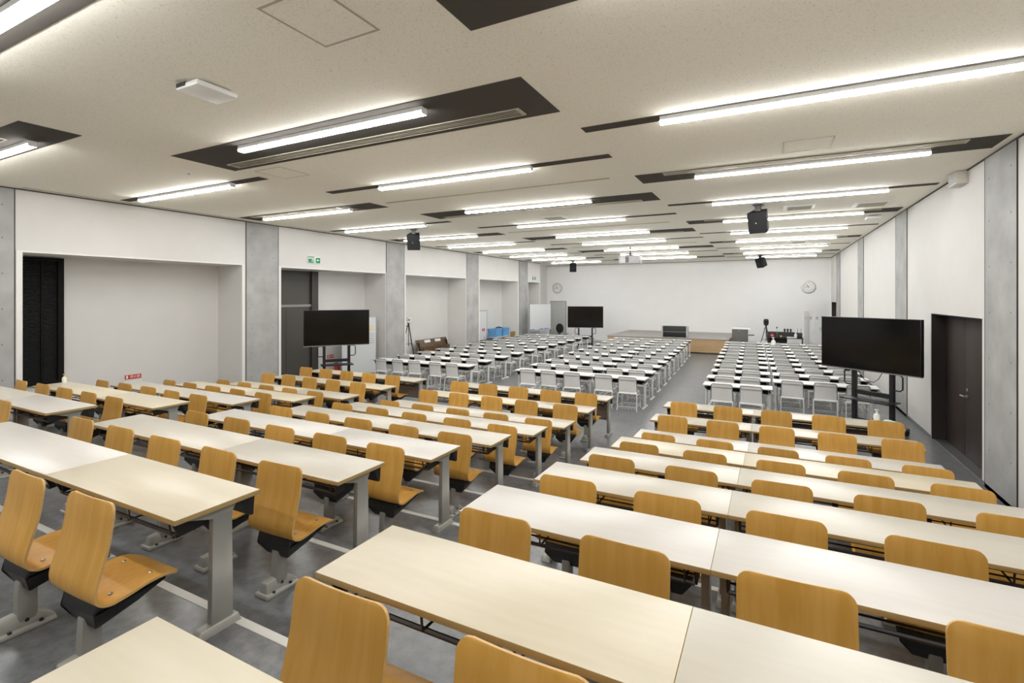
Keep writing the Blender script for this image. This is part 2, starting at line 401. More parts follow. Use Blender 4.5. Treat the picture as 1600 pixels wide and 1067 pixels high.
def vent_grille(x0, x1, y0, y1, label):
    t = thing('air_grille', label, 'air vent', ((x0 + x1) / 2, (y0 + y1) / 2, CEIL - .006), 0, 'slot air grilles in the dark ceiling channels')
    w, h = (x1 - x0) / 2, (y1 - y0) / 2
    MB().box(-w, w, -h, -h + .012, -.012, 0).box(-w, w, h - .012, h, -.012, 0).box(-w, -w + .04, -h + .012, h - .012, -.012, 0).box(w - .04, w, -h + .012, h - .012, -.012, 0).build('grille_frame', M['grille'], t)
    m = MB(); n = 3
    for i in range(n):
        yy = -h + .012 + (2 * h - .024) * (i + 1) / (n + 1)
        m.box(-w + .04, w - .04, yy - .005, yy + .005, -.009, 0)
    m.build('grille_bar', M['grille'], t)
cols = {
 'alcove-side': [(-12.0, -7.6, -11.66, -8.62, y, p0, p1) for y, p0, p1 in ((.05, -.05, .12), (2.93, 2.46, 3.05), (5.68, 5.58, 5.78), (8.55, 8.06, 8.66), (11.35, 11.26, 11.44), (14.15, 13.68, 14.25), (16.9, 16.82, 17.0), (19.68, 19.25, 19.8), (22.36, 22.28, 22.46), (25.0, 24.6, 25.12), (27.75, 27.67, 27.85))],
 'middle': [(-7.57, -2.02, -6.43, -3.33, y, p0, p1) for y, p0, p1 in ((-1.3, -1.6, -.75), (1.52, 1.32, 1.70), (4.36, 4.07, 5.03), (7.1, 6.96, 7.18), (10.04, 9.74, 10.58), (12.8, 12.68, 12.88), (15.68, 15.35, 16.15), (18.35, 18.2, 18.42), (21.2, 20.85, 21.7), (23.92, 23.8, 24.0), (26.75, 26.5, 27.2))],
 'door-side': [(-2.0, 2.64, -1.12, 1.97, y, p0, p1) for y, p0, p1 in ((.15, .0, .2), (2.95, 2.35, 3.19), (5.86, 5.7, 5.92), (8.83, 8.27, 8.92), (11.6, 11.48, 11.68), (14.45, 13.92, 14.55), (17.3, 17.2, 17.4), (20.05, 19.6, 20.15), (22.95, 22.85, 23.05), (25.67, 25.2, 25.8), (28.3, 28.2, 28.4))]}
for cn, L in cols.items():
    n = len(L)
    for i, a in enumerate(L):
        ceiling_light(*a, 'LED batten in dark ceiling channel, %s column, %s from the stage wall' % (cn, ORD[n - 1 - i]), 'LED battens of the %s column' % cn)
for i, (yy, a, b) in enumerate(((4.80, 4.72, 4.92), (10.43, 10.36, 10.52), (16.02, 15.95, 16.1), (21.56, 21.5, 21.64))):
    vent_grille(-7.30, -2.37, a, b, 'long slotted beige air grille in middle ceiling column, %s from the rear' % ORD[i])
for i, (a, b) in enumerate(((2.42, 2.58), (8.29, 8.45), (13.94, 14.08), (19.62, 19.74), (25.22, 25.34))):
    vent_grille(-1.55, 2.25, a, b, 'long slotted beige air grille in door-side ceiling column, %s from the rear' % ORD[i])
for i, (a, b) in enumerate(((2.52, 2.68), (8.10, 8.26), (13.71, 13.85), (19.28, 19.4))):
    vent_grille(-11.6, -8.6, a, b, 'long slotted beige air grille in alcove-side ceiling column, %s from the rear' % ORD[i])
for i, y in enumerate((8.25, 13.85, 19.45)):
    tag(MB().box(-7.3, -2.42, y - .035, y + .035, CEIL - .006, CEIL - .0005).build('slot_vent', M['slotline']), 'plain olive air slot in the white middle ceiling, %s from the rear' % ORD[i], 'air vent', 'plain ceiling air slots')
def hatch(x0, x1, y0, y1, label, w=.02):
    m = MB().box(x0, x1, y0, y0 + w, CEIL - .004, CEIL - .0005).box(x0, x1, y1 - w, y1, CEIL - .004, CEIL - .0005).box(x0, x0 + w, y0 + w, y1 - w, CEIL - .004, CEIL - .0005).box(x1 - w, x1, y0 + w, y1 - w, CEIL - .004, CEIL - .0005)
    t = tag(m.build('ceiling_hatch', M['hatch']), label, 'hatch', 'ceiling access hatches')
    MB().box(x0 + w, x1 - w, y0 + w, y1 - w, CEIL - .002, CEIL - .0006).build('hatch_panel', M['ceiling'], t)
hatch(-3.17, -2.6, 2.26, 2.87, 'square access hatch beside the big dark channel over the front middle desks')
hatch(.14, .72, 7.36, 7.94, 'square access hatch in ceiling just ahead of the long door-side channel')
hatch(-7.32, -6.73, 5.19, 5.76, 'square access hatch between middle and alcove-side light columns', .008)
def vent(x, y, label, w=.28):
    t = thing('ceiling_vent', label, 'air vent', (x, y, CEIL), 0, 'square beige ceiling vents')
    MB().hexa([(-w, -w, -.03), (w, -w, -.03), (w, w, -.03), (-w, w, -.03)], [(-w - .06, -w - .06, -.001), (w + .06, -w - .06, -.001), (w + .06, w + .06, -.001), (-w - .06, w + .06, -.001)]).build('vent_frame', M['trim'], t)
    MB().box(-w + .02, w - .02, -w + .02, w - .02, -.034, -.03).build('vent_face', M['slotline'], t)
vent(.57, 12.85, 'square beige vent beside the ceiling speaker in the door-side column', .25)
vent(1.93, 13.1, 'square beige vent near the door wall ahead of the wide channel', .27)
vent(-4.85, 11.75, 'square beige vent in the middle of the ceiling between two battens', .25)
vent(-8.2, 22.6, 'small square beige vent over the far alcove-side grey desks', .2)
vent(.9, 20.9, 'square beige vent far along the door-side column towards the stage', .22)
# white access points / detectors
t = thing('wireless_access_point', 'white wireless box on the ceiling beside the largest dark channel', 'access point', (-4.78, 2.9, CEIL))
MB().box(-.17, .17, -.20, .20, -.075, -.02).build('case', M['whiteplastic'], t, bevel=.02)
MB().box(-.12, .12, -.15, .15, -.02, -.001).build('mounting_plate', M['silver'], t)
MB().box(-.15, -.01, -.204, -.19, -.055, -.018).build('port_recess', M['ink'], t)
t = thing('wireless_access_point', 'white ceiling access point near the concrete pilaster of the door wall', 'access point', (2.25, 15.05, CEIL))
MB().box(-.16, .16, -.16, .16, -.10, -.03).build('case', M['whiteplastic'], t, bevel=.02)
MB().box(-.08, .08, -.08, .08, -.03, -.001).build('mounting_plate', M['silver'], t)
t = thing('smoke_detector', 'small round smoke detector on ceiling over the alcove-side wooden desks', 'smoke detector', (-8.24, 4.7, CEIL))
MB().lathe([(.055, -.001), (.055, -.02), (.04, -.035), (.02, -.04)], 18).build('housing', M['whiteplastic'], t, smooth=True)
MB().lathe([(.018, -.04), (.018, -.055)], 12).build('sensor', M['hatch'], t)
t = thing('wall_box', 'grey cable box high on the door wall above the dark double door', 'box', (XR, 10.5, 4.52))
MB().box(-.15, -.001, -.20, .20, .03, .235).build('case', plain('beige_box', (.62, .60, .55), .6), t, bevel=.01)
MB().box(-.155, -.15, -.16, .16, .06, .21).build('front_plate', M['palegrey'], t)
# projector
t = thing('projector', 'white ceiling projector hanging on a thin pole over the middle grey desks', 'projector', (-4.98, 19.9, CEIL))
MB().cyl((0, 0, -.002), (0, 0, -.02), .13, n=20).build('ceiling_plate', M['silver'], t)
MB().cyl((0, 0, -.02), (0, 0, -.36), .018).cyl((0, 0, -.27), (0, 0, -.36), .05).build('pole', M['numeral'], t)
MB().box(-.16, .12, -.12, .12, -.39, -.35).build('bracket', M['ink'], t)
MB().box(-.42, .40, -.25, .28, -.70, -.39).build('case', M['projgrey'], t, bevel=.03)
MB().box(-.36, -.14, -.256, -.249, -.66, -.43).build('vent_panel', M['gedge'], t)
MB().box(-.13, .0, -.257, -.249, -.66, -.43).build('port_panel', M['numeral'], t)
MB().cyl((.27, .27, -.54), (.27, .34, -.54), .07, n=18).build('lens', M['ink'], t)
# ceiling speakers
def speaker(x, y, yaw, label, s=1., drop=.12):
    t = thing('ceiling_speaker', label, 'speaker', (x, y, CEIL), yaw, 'black ceiling speakers')
    MB().box(-.09, .09, -.09, .09, -.03, -.001).box(-.055, .055, -.05, .05, -drop - .03, -.03).build('bracket', M['blacksteel'], t)
    a = R_ = math.radians(20); h, w, dp = .46 * s, .19 * s, .30 * s
    c, sn = math.cos(a), math.sin(a)
    def T(px, py, pz): return (px, py * c - pz * sn * 1. , pz * c + py * sn - drop - .02)
    bot = [T(-w, -.17 * s, -h), T(w, -.17 * s, -h), T(w * .75, dp * .55, -h + .02), T(-w * .75, dp * .55, -h + .02)]
    top = [T(-w, -.17 * s, 0), T(w, -.17 * s, 0), T(w * .75, dp * .55, 0), T(-w * .75, dp * .55, 0)]
    MB().hexa(bot, top).build('cabinet', M['speaker'], t, bevel=.008)
    q = [T(-w * .93, -.178 * s, -h * .97), T(w * .93, -.178 * s, -h * .97), T(w * .93, -.171 * s, -h * .97), T(-w * .93, -.171 * s, -h * .97)]
    q2 = [T(-w * .93, -.178 * s, -h * .03), T(w * .93, -.178 * s, -h * .03), T(w * .93, -.171 * s, -h * .03), T(-w * .93, -.171 * s, -h * .03)]
    MB().hexa(q, q2).build('grille', M['fabric'], t)
    p = Vector(T(-.02, -.18 * s, -h * .5)); MB().cyl(p, p + Vector((0, -.004, 0)), .012, n=10).build('badge', M['silver'], t)
speaker(-.24, 12.12, math.radians(-14), 'black speaker hanging over the door-side grey desks, nearer the wooden desks')
speaker(-9.42, 11.84, math.radians(28), 'black speaker hanging near the second alcove above the grey desks')
speaker(-.45, 27.0, math.radians(-48), 'black speaker hanging near the stage wall on the door side')
speaker(-9.9, 26.6, math.radians(22), 'black speaker hanging near the stage wall clock on the alcove side')

# ------------------------------------------------------------------ wooden section: desks
DH, DD = .74, .50
def make_wood_desk(width, topmat, modesty=False):
    """origin: floor, near end corner (x from 0 to width, y from 0 to DD)"""
    t = thing('wooden_desk', '', 'desk'); w = width
    m = MB().box(.0006, w - .0006, 0, DD, DH - .028, DH, 0, 1)
    m.build('desktop', [M['edge'], topmat], t, bevel=.0012)
    for x in (.05, w - .05):
        lg = MB()
        lg.hexa([(x - .022, .215, .05), (x + .022, .215, .05), (x + .022, .345, .05), (x - .022, .345, .05)], [(x - .02, .225, DH - .085), (x + .02, .225, DH - .085), (x + .02, .34, DH - .085), (x - .02, .34, DH - .085)])
        lg.hexa([(x - .02, .225, DH - .085), (x + .02, .225, DH - .085), (x + .02, .34, DH - .085), (x - .02, .34, DH - .085)], [(x - .02, .05, DH - .03), (x + .02, .05, DH - .03), (x + .02, .37, DH - .03), (x - .02, .37, DH - .03)])
        l = lg.build('leg', M['steel'], t, bevel=.004)
        MB().hexa([(x - .045, .12, 0), (x + .045, .12, 0), (x + .045, .385, 0), (x - .045, .385, 0)], [(x - .032, .15, .05), (x + .032, .15, .05), (x + .032, .37, .05), (x - .032, .37, .05)]).build('foot', M['cast'], l, bevel=.006)
    for x in (.075, w - .075):
        MB().hexa([(x - .006, .06, DH - .125), (x + .006, .06, DH - .125), (x + .006, .33, DH - .10), (x - .006, .33, DH - .10)], [(x - .006, .02, DH - .03), (x + .006, .02, DH - .03), (x + .006, .36, DH - .03), (x - .006, .36, DH - .03)]).build('rack_bracket', M['black'], t)
    s = MB()
    z = DH - .12
    for yy, rr in ((.06, .011), (.15, .006), (.23, .006)): s.tube([(.08, yy, z), (w - .08, yy, z)], rr, 6)
    n = max(2, round(w / .5))
    for i in range(n + 1):
        x = .13 + (w - .26) * i / n
        s.tube([(x, .04, DH - .032), (x, .05, z), (x, .30, z), (x, .34, DH - .032)], .006, 6)
    s.build('book_rack', M['blacksteel'], t)
    MB().box(.10, w - .10, .27, .31, DH - .10, DH - .05).build('rail', M['blacksteel'], t)
    MB().hexa([(.03, .455, DH - .15), (w - .03, .455, DH - .15), (w - .03, .475, DH - .15), (.03, .475, DH - .15)], [(.03, .40, DH - .029), (w - .03, .40, DH - .029), (w - .03, .485, DH - .029), (.03, .485, DH - .029)]).build('rear_skirt', M['black'], t)
    if modesty: MB().box(.05, w - .05, .372, .39, .27, DH - .16).build('modesty_panel', M['modesty'], t, bevel=.003)
    return t
# block: (x start of first desk, widths in order, seat x centres)
BLK = {'alcove-side': (-11.15, (2.15, 1.53), (-10.86, -10.13, -9.40, -8.67, -7.94)),
       'middle': (-6.46, (2.14, 1.51), (-6.05, -5.33, -4.61, -3.88, -3.15)),
       'door-side': (-1.755, (1.49, 2.08), (-1.355, -.635, .085, .805, 1.525))}
protos = {}; used = set()
TOPS = {('middle', 0, 0): 'top_white', ('middle', 0, 1): 'top_yellow', ('middle', 1, 0): 'top_pale', ('middle', 1, 1): 'top_pale', ('middle', 2, 1): 'top_white', ('middle', 2, 0): 'top_white',
        ('door-side', 0, 0): 'top_yellow', ('door-side', 0, 1): 'top_pale', ('door-side', 1, 0): 'top_white', ('door-side', 1, 1): 'top_white', ('door-side', 4, 0): 'top_yellow', ('door-side', 4, 1): 'top_yellow',
        ('door-side', 5, 0): 'top_white', ('door-side', 5, 1): 'top_white', ('alcove-side', 2, 0): 'top_yellow', ('alcove-side', 2, 1): 'top_yellow', ('alcove-side', 1, 1): 'top_white', ('alcove-side', 1, 0): 'top_pale',
        ('alcove-side', 3, 0): 'top_pale', ('alcove-side', 3, 1): 'top_white', ('alcove-side', 4, 0): 'top_yellow', ('alcove-side', 4, 1): 'top_yellow', ('alcove-side', 5, 0): 'top_yellow', ('alcove-side', 6, 1): 'top_yellow', ('alcove-side', 7, 0): 'top_yellow',
        ('middle', 7, 0): 'top_pale', ('middle', 6, 0): 'top_yellow', ('door-side', -1, 0): 'top_yellow'}
SIDE = {'alcove-side': ('alcoves', 'middle block'), 'middle': ('alcove aisle', 'central aisle'), 'door-side': ('central aisle', 'door wall')}
def wood_desk(blk, i, j):
    x, ws, _ = BLK[blk]; x += sum(ws[:j]) ; w = ws[j]
    tm = TOPS.get((blk, i, j), 'top_pale'); md = i == 7
    key = (w, tm, md)
    if key not in protos: protos[key] = make_wood_desk(w, M[tm], md)
    col = {'top_pale': 'cream', 'top_yellow': 'yellowish', 'top_white': 'whitish'}[tm]
    row = 7 - i
    lab = '%s wooden desk beside the %s, %s row behind grey desks, %s wooden block' % (col, SIDE[blk][j].replace('middle block', 'alcove aisle'), ORD[row], blk)
    return place(protos[key], (x, Y0 + PITCH * i, tier_z(i)), 0, lab, 'wooden desks of the %s block' % blk, used)
for i in range(7, -1, -1):
    for blk in BLK:
        if blk == 'alcove-side' and i < 1: continue
        for j in (0, 1): wood_desk(blk, i, j)
wood_desk('door-side', -1, 0)

# ------------------------------------------------------------------ wooden section: chairs
def spline(pts, n):
    out = []
    P = [pts[0]] + list(pts) + [pts[-1]]
    for i in range(1, len(P) - 2):
        for k in range(n):
            t = k / n; a, b, c, d = P[i - 1], P[i], P[i + 1], P[i + 2]
            out.append(tuple(.5 * (2 * b[q] + (c[q] - a[q]) * t + (2 * a[q] - 5 * b[q] + 4 * c[q] - d[q]) * t * t + (3 * b[q] - a[q] - 3 * c[q] + d[q]) * t ** 3) for q in (0, 1)))
    out.append(tuple(pts[-1])); return out
def make_ply_chair():
    """origin on the floor below the top edge of the backrest, facing +y"""
    t = thing('plywood_chair', '', 'chair')
    top = [(.0, .895), (-.001, .891), (-.002, .885), (-.004, .873), (-.007, .857), (-.010, .838)]
    mid = spline([(-.010, .838), (-.030, .70), (-.062, .58), (-.085, .49), (-.070, .425), (-.015, .398), (.07, .402), (.17, .418), (.25, .418)], 4)[1:]
    end = [(.285, .410), (.31, .400), (.327, .391), (.338, .384), (.345, .379)]
    prof = top + mid + end
    Ls = [0.]
    for a, b in zip(prof, prof[1:]): Ls.append(Ls[-1] + math.dist(a, b))
    T = Ls[-1]
    def wf(i):
        d = min(Ls[i], 99); w = .224; r = .055
        if d < r: w = w - r + math.sqrt(max(0, r * r - (r - d) ** 2))
        e = T - Ls[i]; r2 = .07
        if e < .35: w2 = .222 - .012 * (1 - e / .35)
        else: w2 = .224
        w = min(w, w2)
        if e < r2: w = min(w, .21 - r2 + math.sqrt(max(0, r2 * r2 - (r2 - e) ** 2)))
        return max(w, .12)
    dish = lambda q, i: (.012 * q * q if Ls[i] < .40 else .012 * q * q * max(0, 1 - (Ls[i] - .40) / .15))
    sh = MB().sheet(prof, wf, .013, 14, dish).build('seat_shell', [M['ply'], M['plyedge']], t, smooth=True)
    rv = MB()
    for x in (-.13, .13):
        for y in (.03, .22): rv.lathe([(.011, .41), (.011, .427 if y > .1 else .412), (.006, .429 if y > .1 else .414)], 10, x, y)
    rv.build('rivet', M['bolt'], sh)
    MB().hexa([(-.105, -.02, .242), (.105, -.02, .242), (.115, .17, .295), (-.115, .17, .295)], [(-.166, -.06, .335), (.166, -.06, .335), (.166, .275, .37), (-.166, .275, .37)])\
        .hexa([(-.166, -.06, .335), (.166, -.06, .335), (.166, .275, .37), (-.166, .275, .37)], [(-.17, -.04, .398), (.17, -.04, .398), (.168, .262, .404), (-.168, .262, .404)]).build('return_mechanism', M['black'], t, bevel=.012, seg=3)
    MB().hexa([(-.036, -.055, .03), (.036, -.055, .03), (.036, .045, .03), (-.036, .045, .03)], [(-.032, -.045, .29), (.032, -.045, .29), (.032, .045, .29), (-.032, .045, .29)]).build('post', M['steel'], t, bevel=.014)
    f = MB().hexa([(-.07, -.155, 0), (.07, -.155, 0), (.07, .125, 0), (-.07, .125, 0)], [(-.066, -.15, .032), (.066, -.15, .032), (.06, .12, .024), (-.06, .12, .024)])
    P0 = [(-.14, .0), (.125, .0), (.125, .022), (.10, .05), (.05, .082), (.0, .098), (-.06, .105), (-.128, .098)]
    f.add([(-.046, y, z) if z < .01 else (-.046 + .018 * z / .1, y, z) for y, z in P0] + [(.046, y, z) if z < .01 else (.046 - .018 * z / .1, y, z) for y, z in P0],
          [tuple(range(7, -1, -1)), tuple(range(8, 16))] + [(i, (i + 1) % 8, 8 + (i + 1) % 8, 8 + i) for i in range(8)])
    fo = f.build('foot', M['cast'], t, bevel=.009)
    b = MB()
    for x, y in ((-.056, -.09), (.056, -.09), (-.054, .05), (.054, .05)): b.lathe([(.011, .026), (.011, .036), (.005, .038)], 8, x, y)
    for x in (-.043, .043): b.cyl((x * .97, -.01, .06), (x * 1.04, -.01, .06), .011, n=8)
    b.build('bolt', M['ink'], fo)
    return t
pch = make_ply_chair()
def seat_phrase(blk, k):
    a, b = {'alcove-side': ('the alcoves', 'the alcove aisle'), 'middle': ('the alcove aisle', 'the central aisle'), 'door-side': ('the central aisle', 'the door wall')}[blk]
    return '%s seat from %s' % (ORD[k], a) if k < 3 else ('%s seat from %s' % (ORD[4 - k], b))
for i in range(7, -1, -1):
    for blk in BLK:
        if blk == 'alcove-side' and i < 1: continue
        for k_, x in enumerate(BLK[blk][2]):
            if blk == 'middle' and i == 0 and k_ < 3: continue
            if blk == 'door-side' and i == 0 and k_ > 1: continue
            if blk == 'alcove-side' and i == 1 and k_ < 3: continue
            y = Y0 + PITCH * i - .235 + random.uniform(-.012, .012)
            z = tier_z(i)
            lab = 'plywood chair, %s, %s wooden row behind grey desks, %s block' % (seat_phrase(blk, k_), ORD[7 - i], blk)
            place(pch, (x + random.uniform(-.008, .008), y, z), math.radians(random.uniform(-2, 2)), lab, 'plywood chairs of the %s block' % blk, used)

# ------------------------------------------------------------------ grey section
GH = .72
def make_grey_desk(w):
    t = thing('white_desk', '', 'desk')
    MB().box(.004, w - .004, 0, .50, GH - .024, GH, 0, 1).build('desktop', [M['gedge'], M['whitetop']], t, bevel=.005)
    for x in (.06, w - .06):
        l = MB().hexa([(x - .022, .17, .05), (x + .022, .17, .05), (x + .022, .25, .05), (x - .022, .25, .05)], [(x - .018, .20, GH - .10), (x + .018, .20, GH - .10), (x + .018, .27, GH - .10), (x - .018, .27, GH - .10)]).build('leg', M['whitesteel'], t, bevel=.006)
        MB().hexa([(x - .03, -.02, .0), (x + .03, -.02, .0), (x + .03, .44, .0), (x - .03, .44, .0)], [(x - .024, .0, .03), (x + .024, .0, .03), (x + .024, .42, .04), (x - .024, .42, .04)]).build('foot', M['whitesteel'], l, bevel=.008)
        MB().hexa([(x - .02, .18, GH - .12), (x + .02, .18, GH - .12), (x + .02, .29, GH - .12), (x - .02, .29, GH - .12)], [(x - .022, .03, GH - .026), (x + .022, .03, GH - .026), (x + .022, .42, GH - .026), (x - .022, .42, GH - .026)]).build('bracket', M['blacksteel'], l)
    MB().box(.085, w - .085, .06, .36, GH - .125, GH - .115).box(.085, w - .085, .35, .36, GH - .125, GH - .03).box(.085, .095, .06, .35, GH - .115, GH - .03).box(w - .095, w - .085, .06, .35, GH - .115, GH - .03).build('book_shelf', M['black'], t)
    MB().cyl((.08, .23, GH - .16), (w - .08, .23, GH - .16), .02, n=10).build('rail', M['whitesteel'], t)
    return t
def make_grey_chair():
    """origin on the floor under the backrest's top edge, facing +y"""
    t = thing('grey_chair', '', 'chair')
    prof = spline([(-.005, .795), (.005, .69), (.026, .56), (.046, .435)], 4)
    n = len(prof)
    wf = lambda i: .212 + .012 * i / (n - 1)
    dish = lambda q, i: .018 * q * q
    b = MB().sheet(prof, wf, .010, 10, dish).build('backrest', [M['gmesh'], M['gplast']], t, smooth=True)
    MB().sheet([(-.014, .79), (-.011, .766), (-.008, .742)], lambda i: .203, .005, 10, dish).build('upper_band', [M['seatgrey'], M['seatgrey']], b, smooth=True)
    fr = MB()
    fr.tube([(-.226, .06, .44), (-.222, .042, .56), (-.216, .018, .69), (-.212, .008, .78), (-.19, .002, .799), (0, -.012, .801), (.19, .002, .799), (.212, .008, .78), (.216, .018, .69), (.222, .042, .56), (.226, .06, .44)], .0095, 8)
    fr.box(-.20, .20, -.016, -.004, .722, .732)
    fr.build('back_frame', M['gframe'], b, smooth=True)
    sp = spline([(.035, .392), (.055, .415), (.12, .425), (.25, .428), (.36, .436), (.43, .42)], 3)
    ns = len(sp)
    MB().sheet(sp, lambda i: .215 - (.02 if i in (0, ns - 1) else 0), .026, 8, lambda q, i: -.010 * q * q).build('seat', [M['seatgrey'], M['gplast']], t, smooth=True)
    for sx in (-1, 1):
        MB().tube([(sx * .205, .12, .425), (sx * .222, .04, .40), (sx * .228, .0, .34), (sx * .235, -.05, .012)], .0115, 8).cyl((sx * .235, -.05, 0), (sx * .235, -.05, .02), .015, n=8).build('leg', M['whitesteel'], t, smooth=True)
        MB().tube([(sx * .205, .30, .425), (sx * .225, .38, .40), (sx * .23, .42, .33), (sx * .235, .45, .012)], .0115, 8).cyl((sx * .235, .45, 0), (sx * .235, .45, .02), .015, n=8).build('leg', M['whitesteel'], t, smooth=True)
        MB().tube([(sx * .225, .02, .37), (sx * .238, .10, .375), (sx * .238, .30, .375), (sx * .228, .40, .37)], .009, 6).build('side_rail', M['whitesteel'], t, smooth=True)
    r = MB()
    for yy in (-.04, .44):
        r.tube([(-.234, yy, .095), (.234, yy, .095)], .0075, 6)
        r.tube([(-.23 + .46 * i / 12, yy, .035 if i % 2 else .095) for i in range(13)], .007, 6)
    for sx in (-1, 1): r.tube([(sx * .234, -.04, .095), (sx * .234, .44, .095)], .006, 6)
    r.build('bag_rack', M['whitesteel'], t)
    return t
gch = make_grey_chair()
GROWS = [12.3 + 1.175 * i for i in range(11)]
GB = {'alcove-side': (lambda y: -11.5 - .02 * (y - 12.3), lambda y: -7.80 - .034 * (y - 12.3), (.64, 1.27, 1.90, 2.72, 3.30), .62, 0),
      'middle': (lambda y: -6.32 - .046 * (y - 12.3), lambda y: -2.68 - .0465 * (y - 12.3), (.56, 1.13, 1.80, 2.63, 3.23), .602, 0),
      'door-side': (lambda y: -1.39 - .034 * (y - 12.3), lambda y: 2.18 - .02 * (y - 12.3), (.42, 1.0, 1.86, 2.52, 3.13), .41, 1)}
gd = {}
def grey_desk(w, loc, lab, grp):
    w = round(w * 20) / 20
    if w not in gd: gd[w] = make_grey_desk(w)
    place(gd[w], loc, 0, lab, grp, used)
for i, y in enumerate(GROWS):
    for blk, (fa, fb, seats, fr, kind) in GB.items():
        xa, xb = fa(y), fb(y); w = xb - xa; a, b = {'alcove-side': ('alcoves', 'alcove aisle'), 'middle': ('alcove aisle', 'central aisle'), 'door-side': ('central aisle', 'door wall')}[blk]
        s = w * fr
        nm = [('long', 'short'), ('short', 'long')][kind]
        row = '%s grey row beyond the wooden desks, %s block' % (ORD[i], blk)
        jx = random.uniform(-.02, .02); jy = random.uniform(-.02, .02)
        grey_desk(s - .01, (xa + jx, y + jy, 0), '%s white desk beside the %s, %s' % (nm[0], a, row), 'white desks of the %s grey block' % blk)
        if not (blk == 'door-side' and i == 0):
            grey_desk(w - s - .03, (xa + s + .02 + jx, y + random.uniform(-.02, .02), 0), '%s white desk beside the %s, %s' % (nm[1], b, row), 'white desks of the %s grey block' % blk)
        for k_, sx in enumerate(seats):
            if blk == 'door-side' and i == 0 and k_ > 1: continue
            sw = {'alcove-side': 3.72, 'middle': 3.64, 'door-side': 3.57}[blk]
            x = xa + sx * w / sw + random.uniform(-.012, .012)
            place(gch, (x, y - .25 + random.uniform(-.04, .03), 0), math.radians(random.uniform(-3.5, 3.5)),
                  'grey mesh chair, %s, %s' % (seat_phrase(blk, k_).replace('seat from the', 'from'), row), 'grey chairs of the %s block' % blk, used)

# ------------------------------------------------------------------ stage and things at the front
m = bpy.data.objects.new('stage', None); C.objects.link(m); tag(m, 'low oak-fronted stage with a grey top along the end wall', 'stage'); m.location = (-4.4, 25.5, 0)
MB().box(-3.2, 2.65, 0, YF - 25.5 - .02, .68, .72).build('stage_top', M['stagetop'], m)
MB().box(-3.18, 2.63, .02, .06, .06, .68).build('front_panel', M['stagewood'], m)
MB().box(-3.18, -3.14, .06, YF - 25.5 - .02, .0, .68).build('end_panel', M['brownwood'], m)
MB().box(2.59, 2.63, .06, YF - 25.5 - .02, .0, .68).build('end_panel', M['brownwood'], m)
MB().box(-3.15, 2.6, .05, .07, 0, .06).build('plinth', M['ink'], m)
t = thing('low_cabinet', 'low black cabinet with grey ends standing on the stage', 'cabinet', (-4.27, 26.1, .72))
MB().box(-.56, .56, -.2, .2, .02, .52).build('body', M['black'], t, bevel=.01)
for sx in (-1, 1): MB().box(min(sx * .56, sx * .62), max(sx * .56, sx * .62), -.22, .22, .0, .55).build('end_panel', M['palegrey'], t, bevel=.01)
MB().box(-.55, .55, -.212, -.2, .26, .275).build('front_rail', M['silver'], t)
MB().box(-.57, .57, -.21, .21, .52, .54).build('lid', M['ink'], t)
t = thing('lectern', 'dark grey lectern with sloping top between stage and tripod camera', 'lectern', (-1.32, 26.9, 0))
MB().box(-.36, .34, -.25, .25, .05, 1.16).build('body', M['lectern'], t, bevel=.01)
MB().box(-.30, .28, -.2, .2, 0, .05).build('plinth', M['ink'], t)
MB().hexa([(-.38, -.28, 1.16), (.46, -.28, 1.16), (.46, .28, 1.16), (-.38, .28, 1.16)], [(-.36, -.26, 1.21), (.44, -.26, 1.19), (.44, .26, 1.21), (-.36, .26, 1.23)]).build('top', M['gplast'], t)
MB().box(-.05, 0, -.255, -.25, 1.08, 1.12).build('badge', M['silver'], t)
MB().box(.36, .62, -.16, .16, .86, .89).build('side_shelf', M['ink'], t)
def tripod(x, y, h, feet, label, head, rad=.42, fz=0.):
    t = thing('camera_tripod', label, 'tripod', (x, y, fz))
    MB().cyl((0, 0, h * .45), (0, 0, h), .014).cyl((0, 0, h - .12), (0, 0, h), .035).cyl((0, 0, h), (0, 0, h + .025), .06, n=14).build('centre_column', M['black'], t)
    for a in feet:
        c, s = math.cos(a), math.sin(a)
        MB().tube([(c * .04, s * .04, h - .1), (c * rad * .5, s * rad * .5, h * .47)], .017, 8).tube([(c * rad * .5, s * rad * .5, h * .5), (c * rad, s * rad, .02)], .011, 8).cyl((c * rad, s * rad, 0), (c * rad, s * rad, .03), .018).build('leg', M['blacksteel'], t, smooth=True)
    m = MB()
    for a in feet: m.tube([(0, 0, h * .5), (math.cos(a) * rad * .45, math.sin(a) * rad * .45, h * .52)], .008, 6)
    m.build('spreader', M['blacksteel'], t)
    MB().tube([(0, 0, h - .06), (-.10, -.16, h - .14)], .009, 6).build('pan_handle', M['black'], t)
    return t
tripod(-.19, 26.8, 1.36, (math.radians(200), math.radians(-50), math.radians(75)), 'black tripod standing between the lectern and the equipment table', None)
t = thing('tracking_camera', 'black dome camera on the tripod beside the equipment table', 'camera', (-.19, 26.8, 1.385))
MB().lathe([(.10, 0), (.10, .06), (.115, .09), (.115, .22), (.09, .28), (.04, .30)], 18).build('housing', M['black'], t, smooth=True)
MB().cyl((0, -.08, .17), (0, -.13, .17), .05, n=16).build('lens', M['screen'], t)
t2 = tripod(-12.98, 15.98, 1.66, (math.radians(95), math.radians(-20), math.radians(215)), 'black tripod standing in the third alcove by the concrete pilaster', None, .5)
t = thing('tracking_camera', 'white box camera on the tripod in the third alcove', 'camera', (-12.98, 15.98, 1.685))
MB().lathe([(.06, 0), (.06, .05), (.10, .06), (.105, .20), (.08, .22)], 16).build('housing', M['whiteplastic'], t, smooth=True)
MB().cyl((.08, -.06, .13), (.105, -.08, .13), .03, n=12).build('lens', M['numeral'], t)
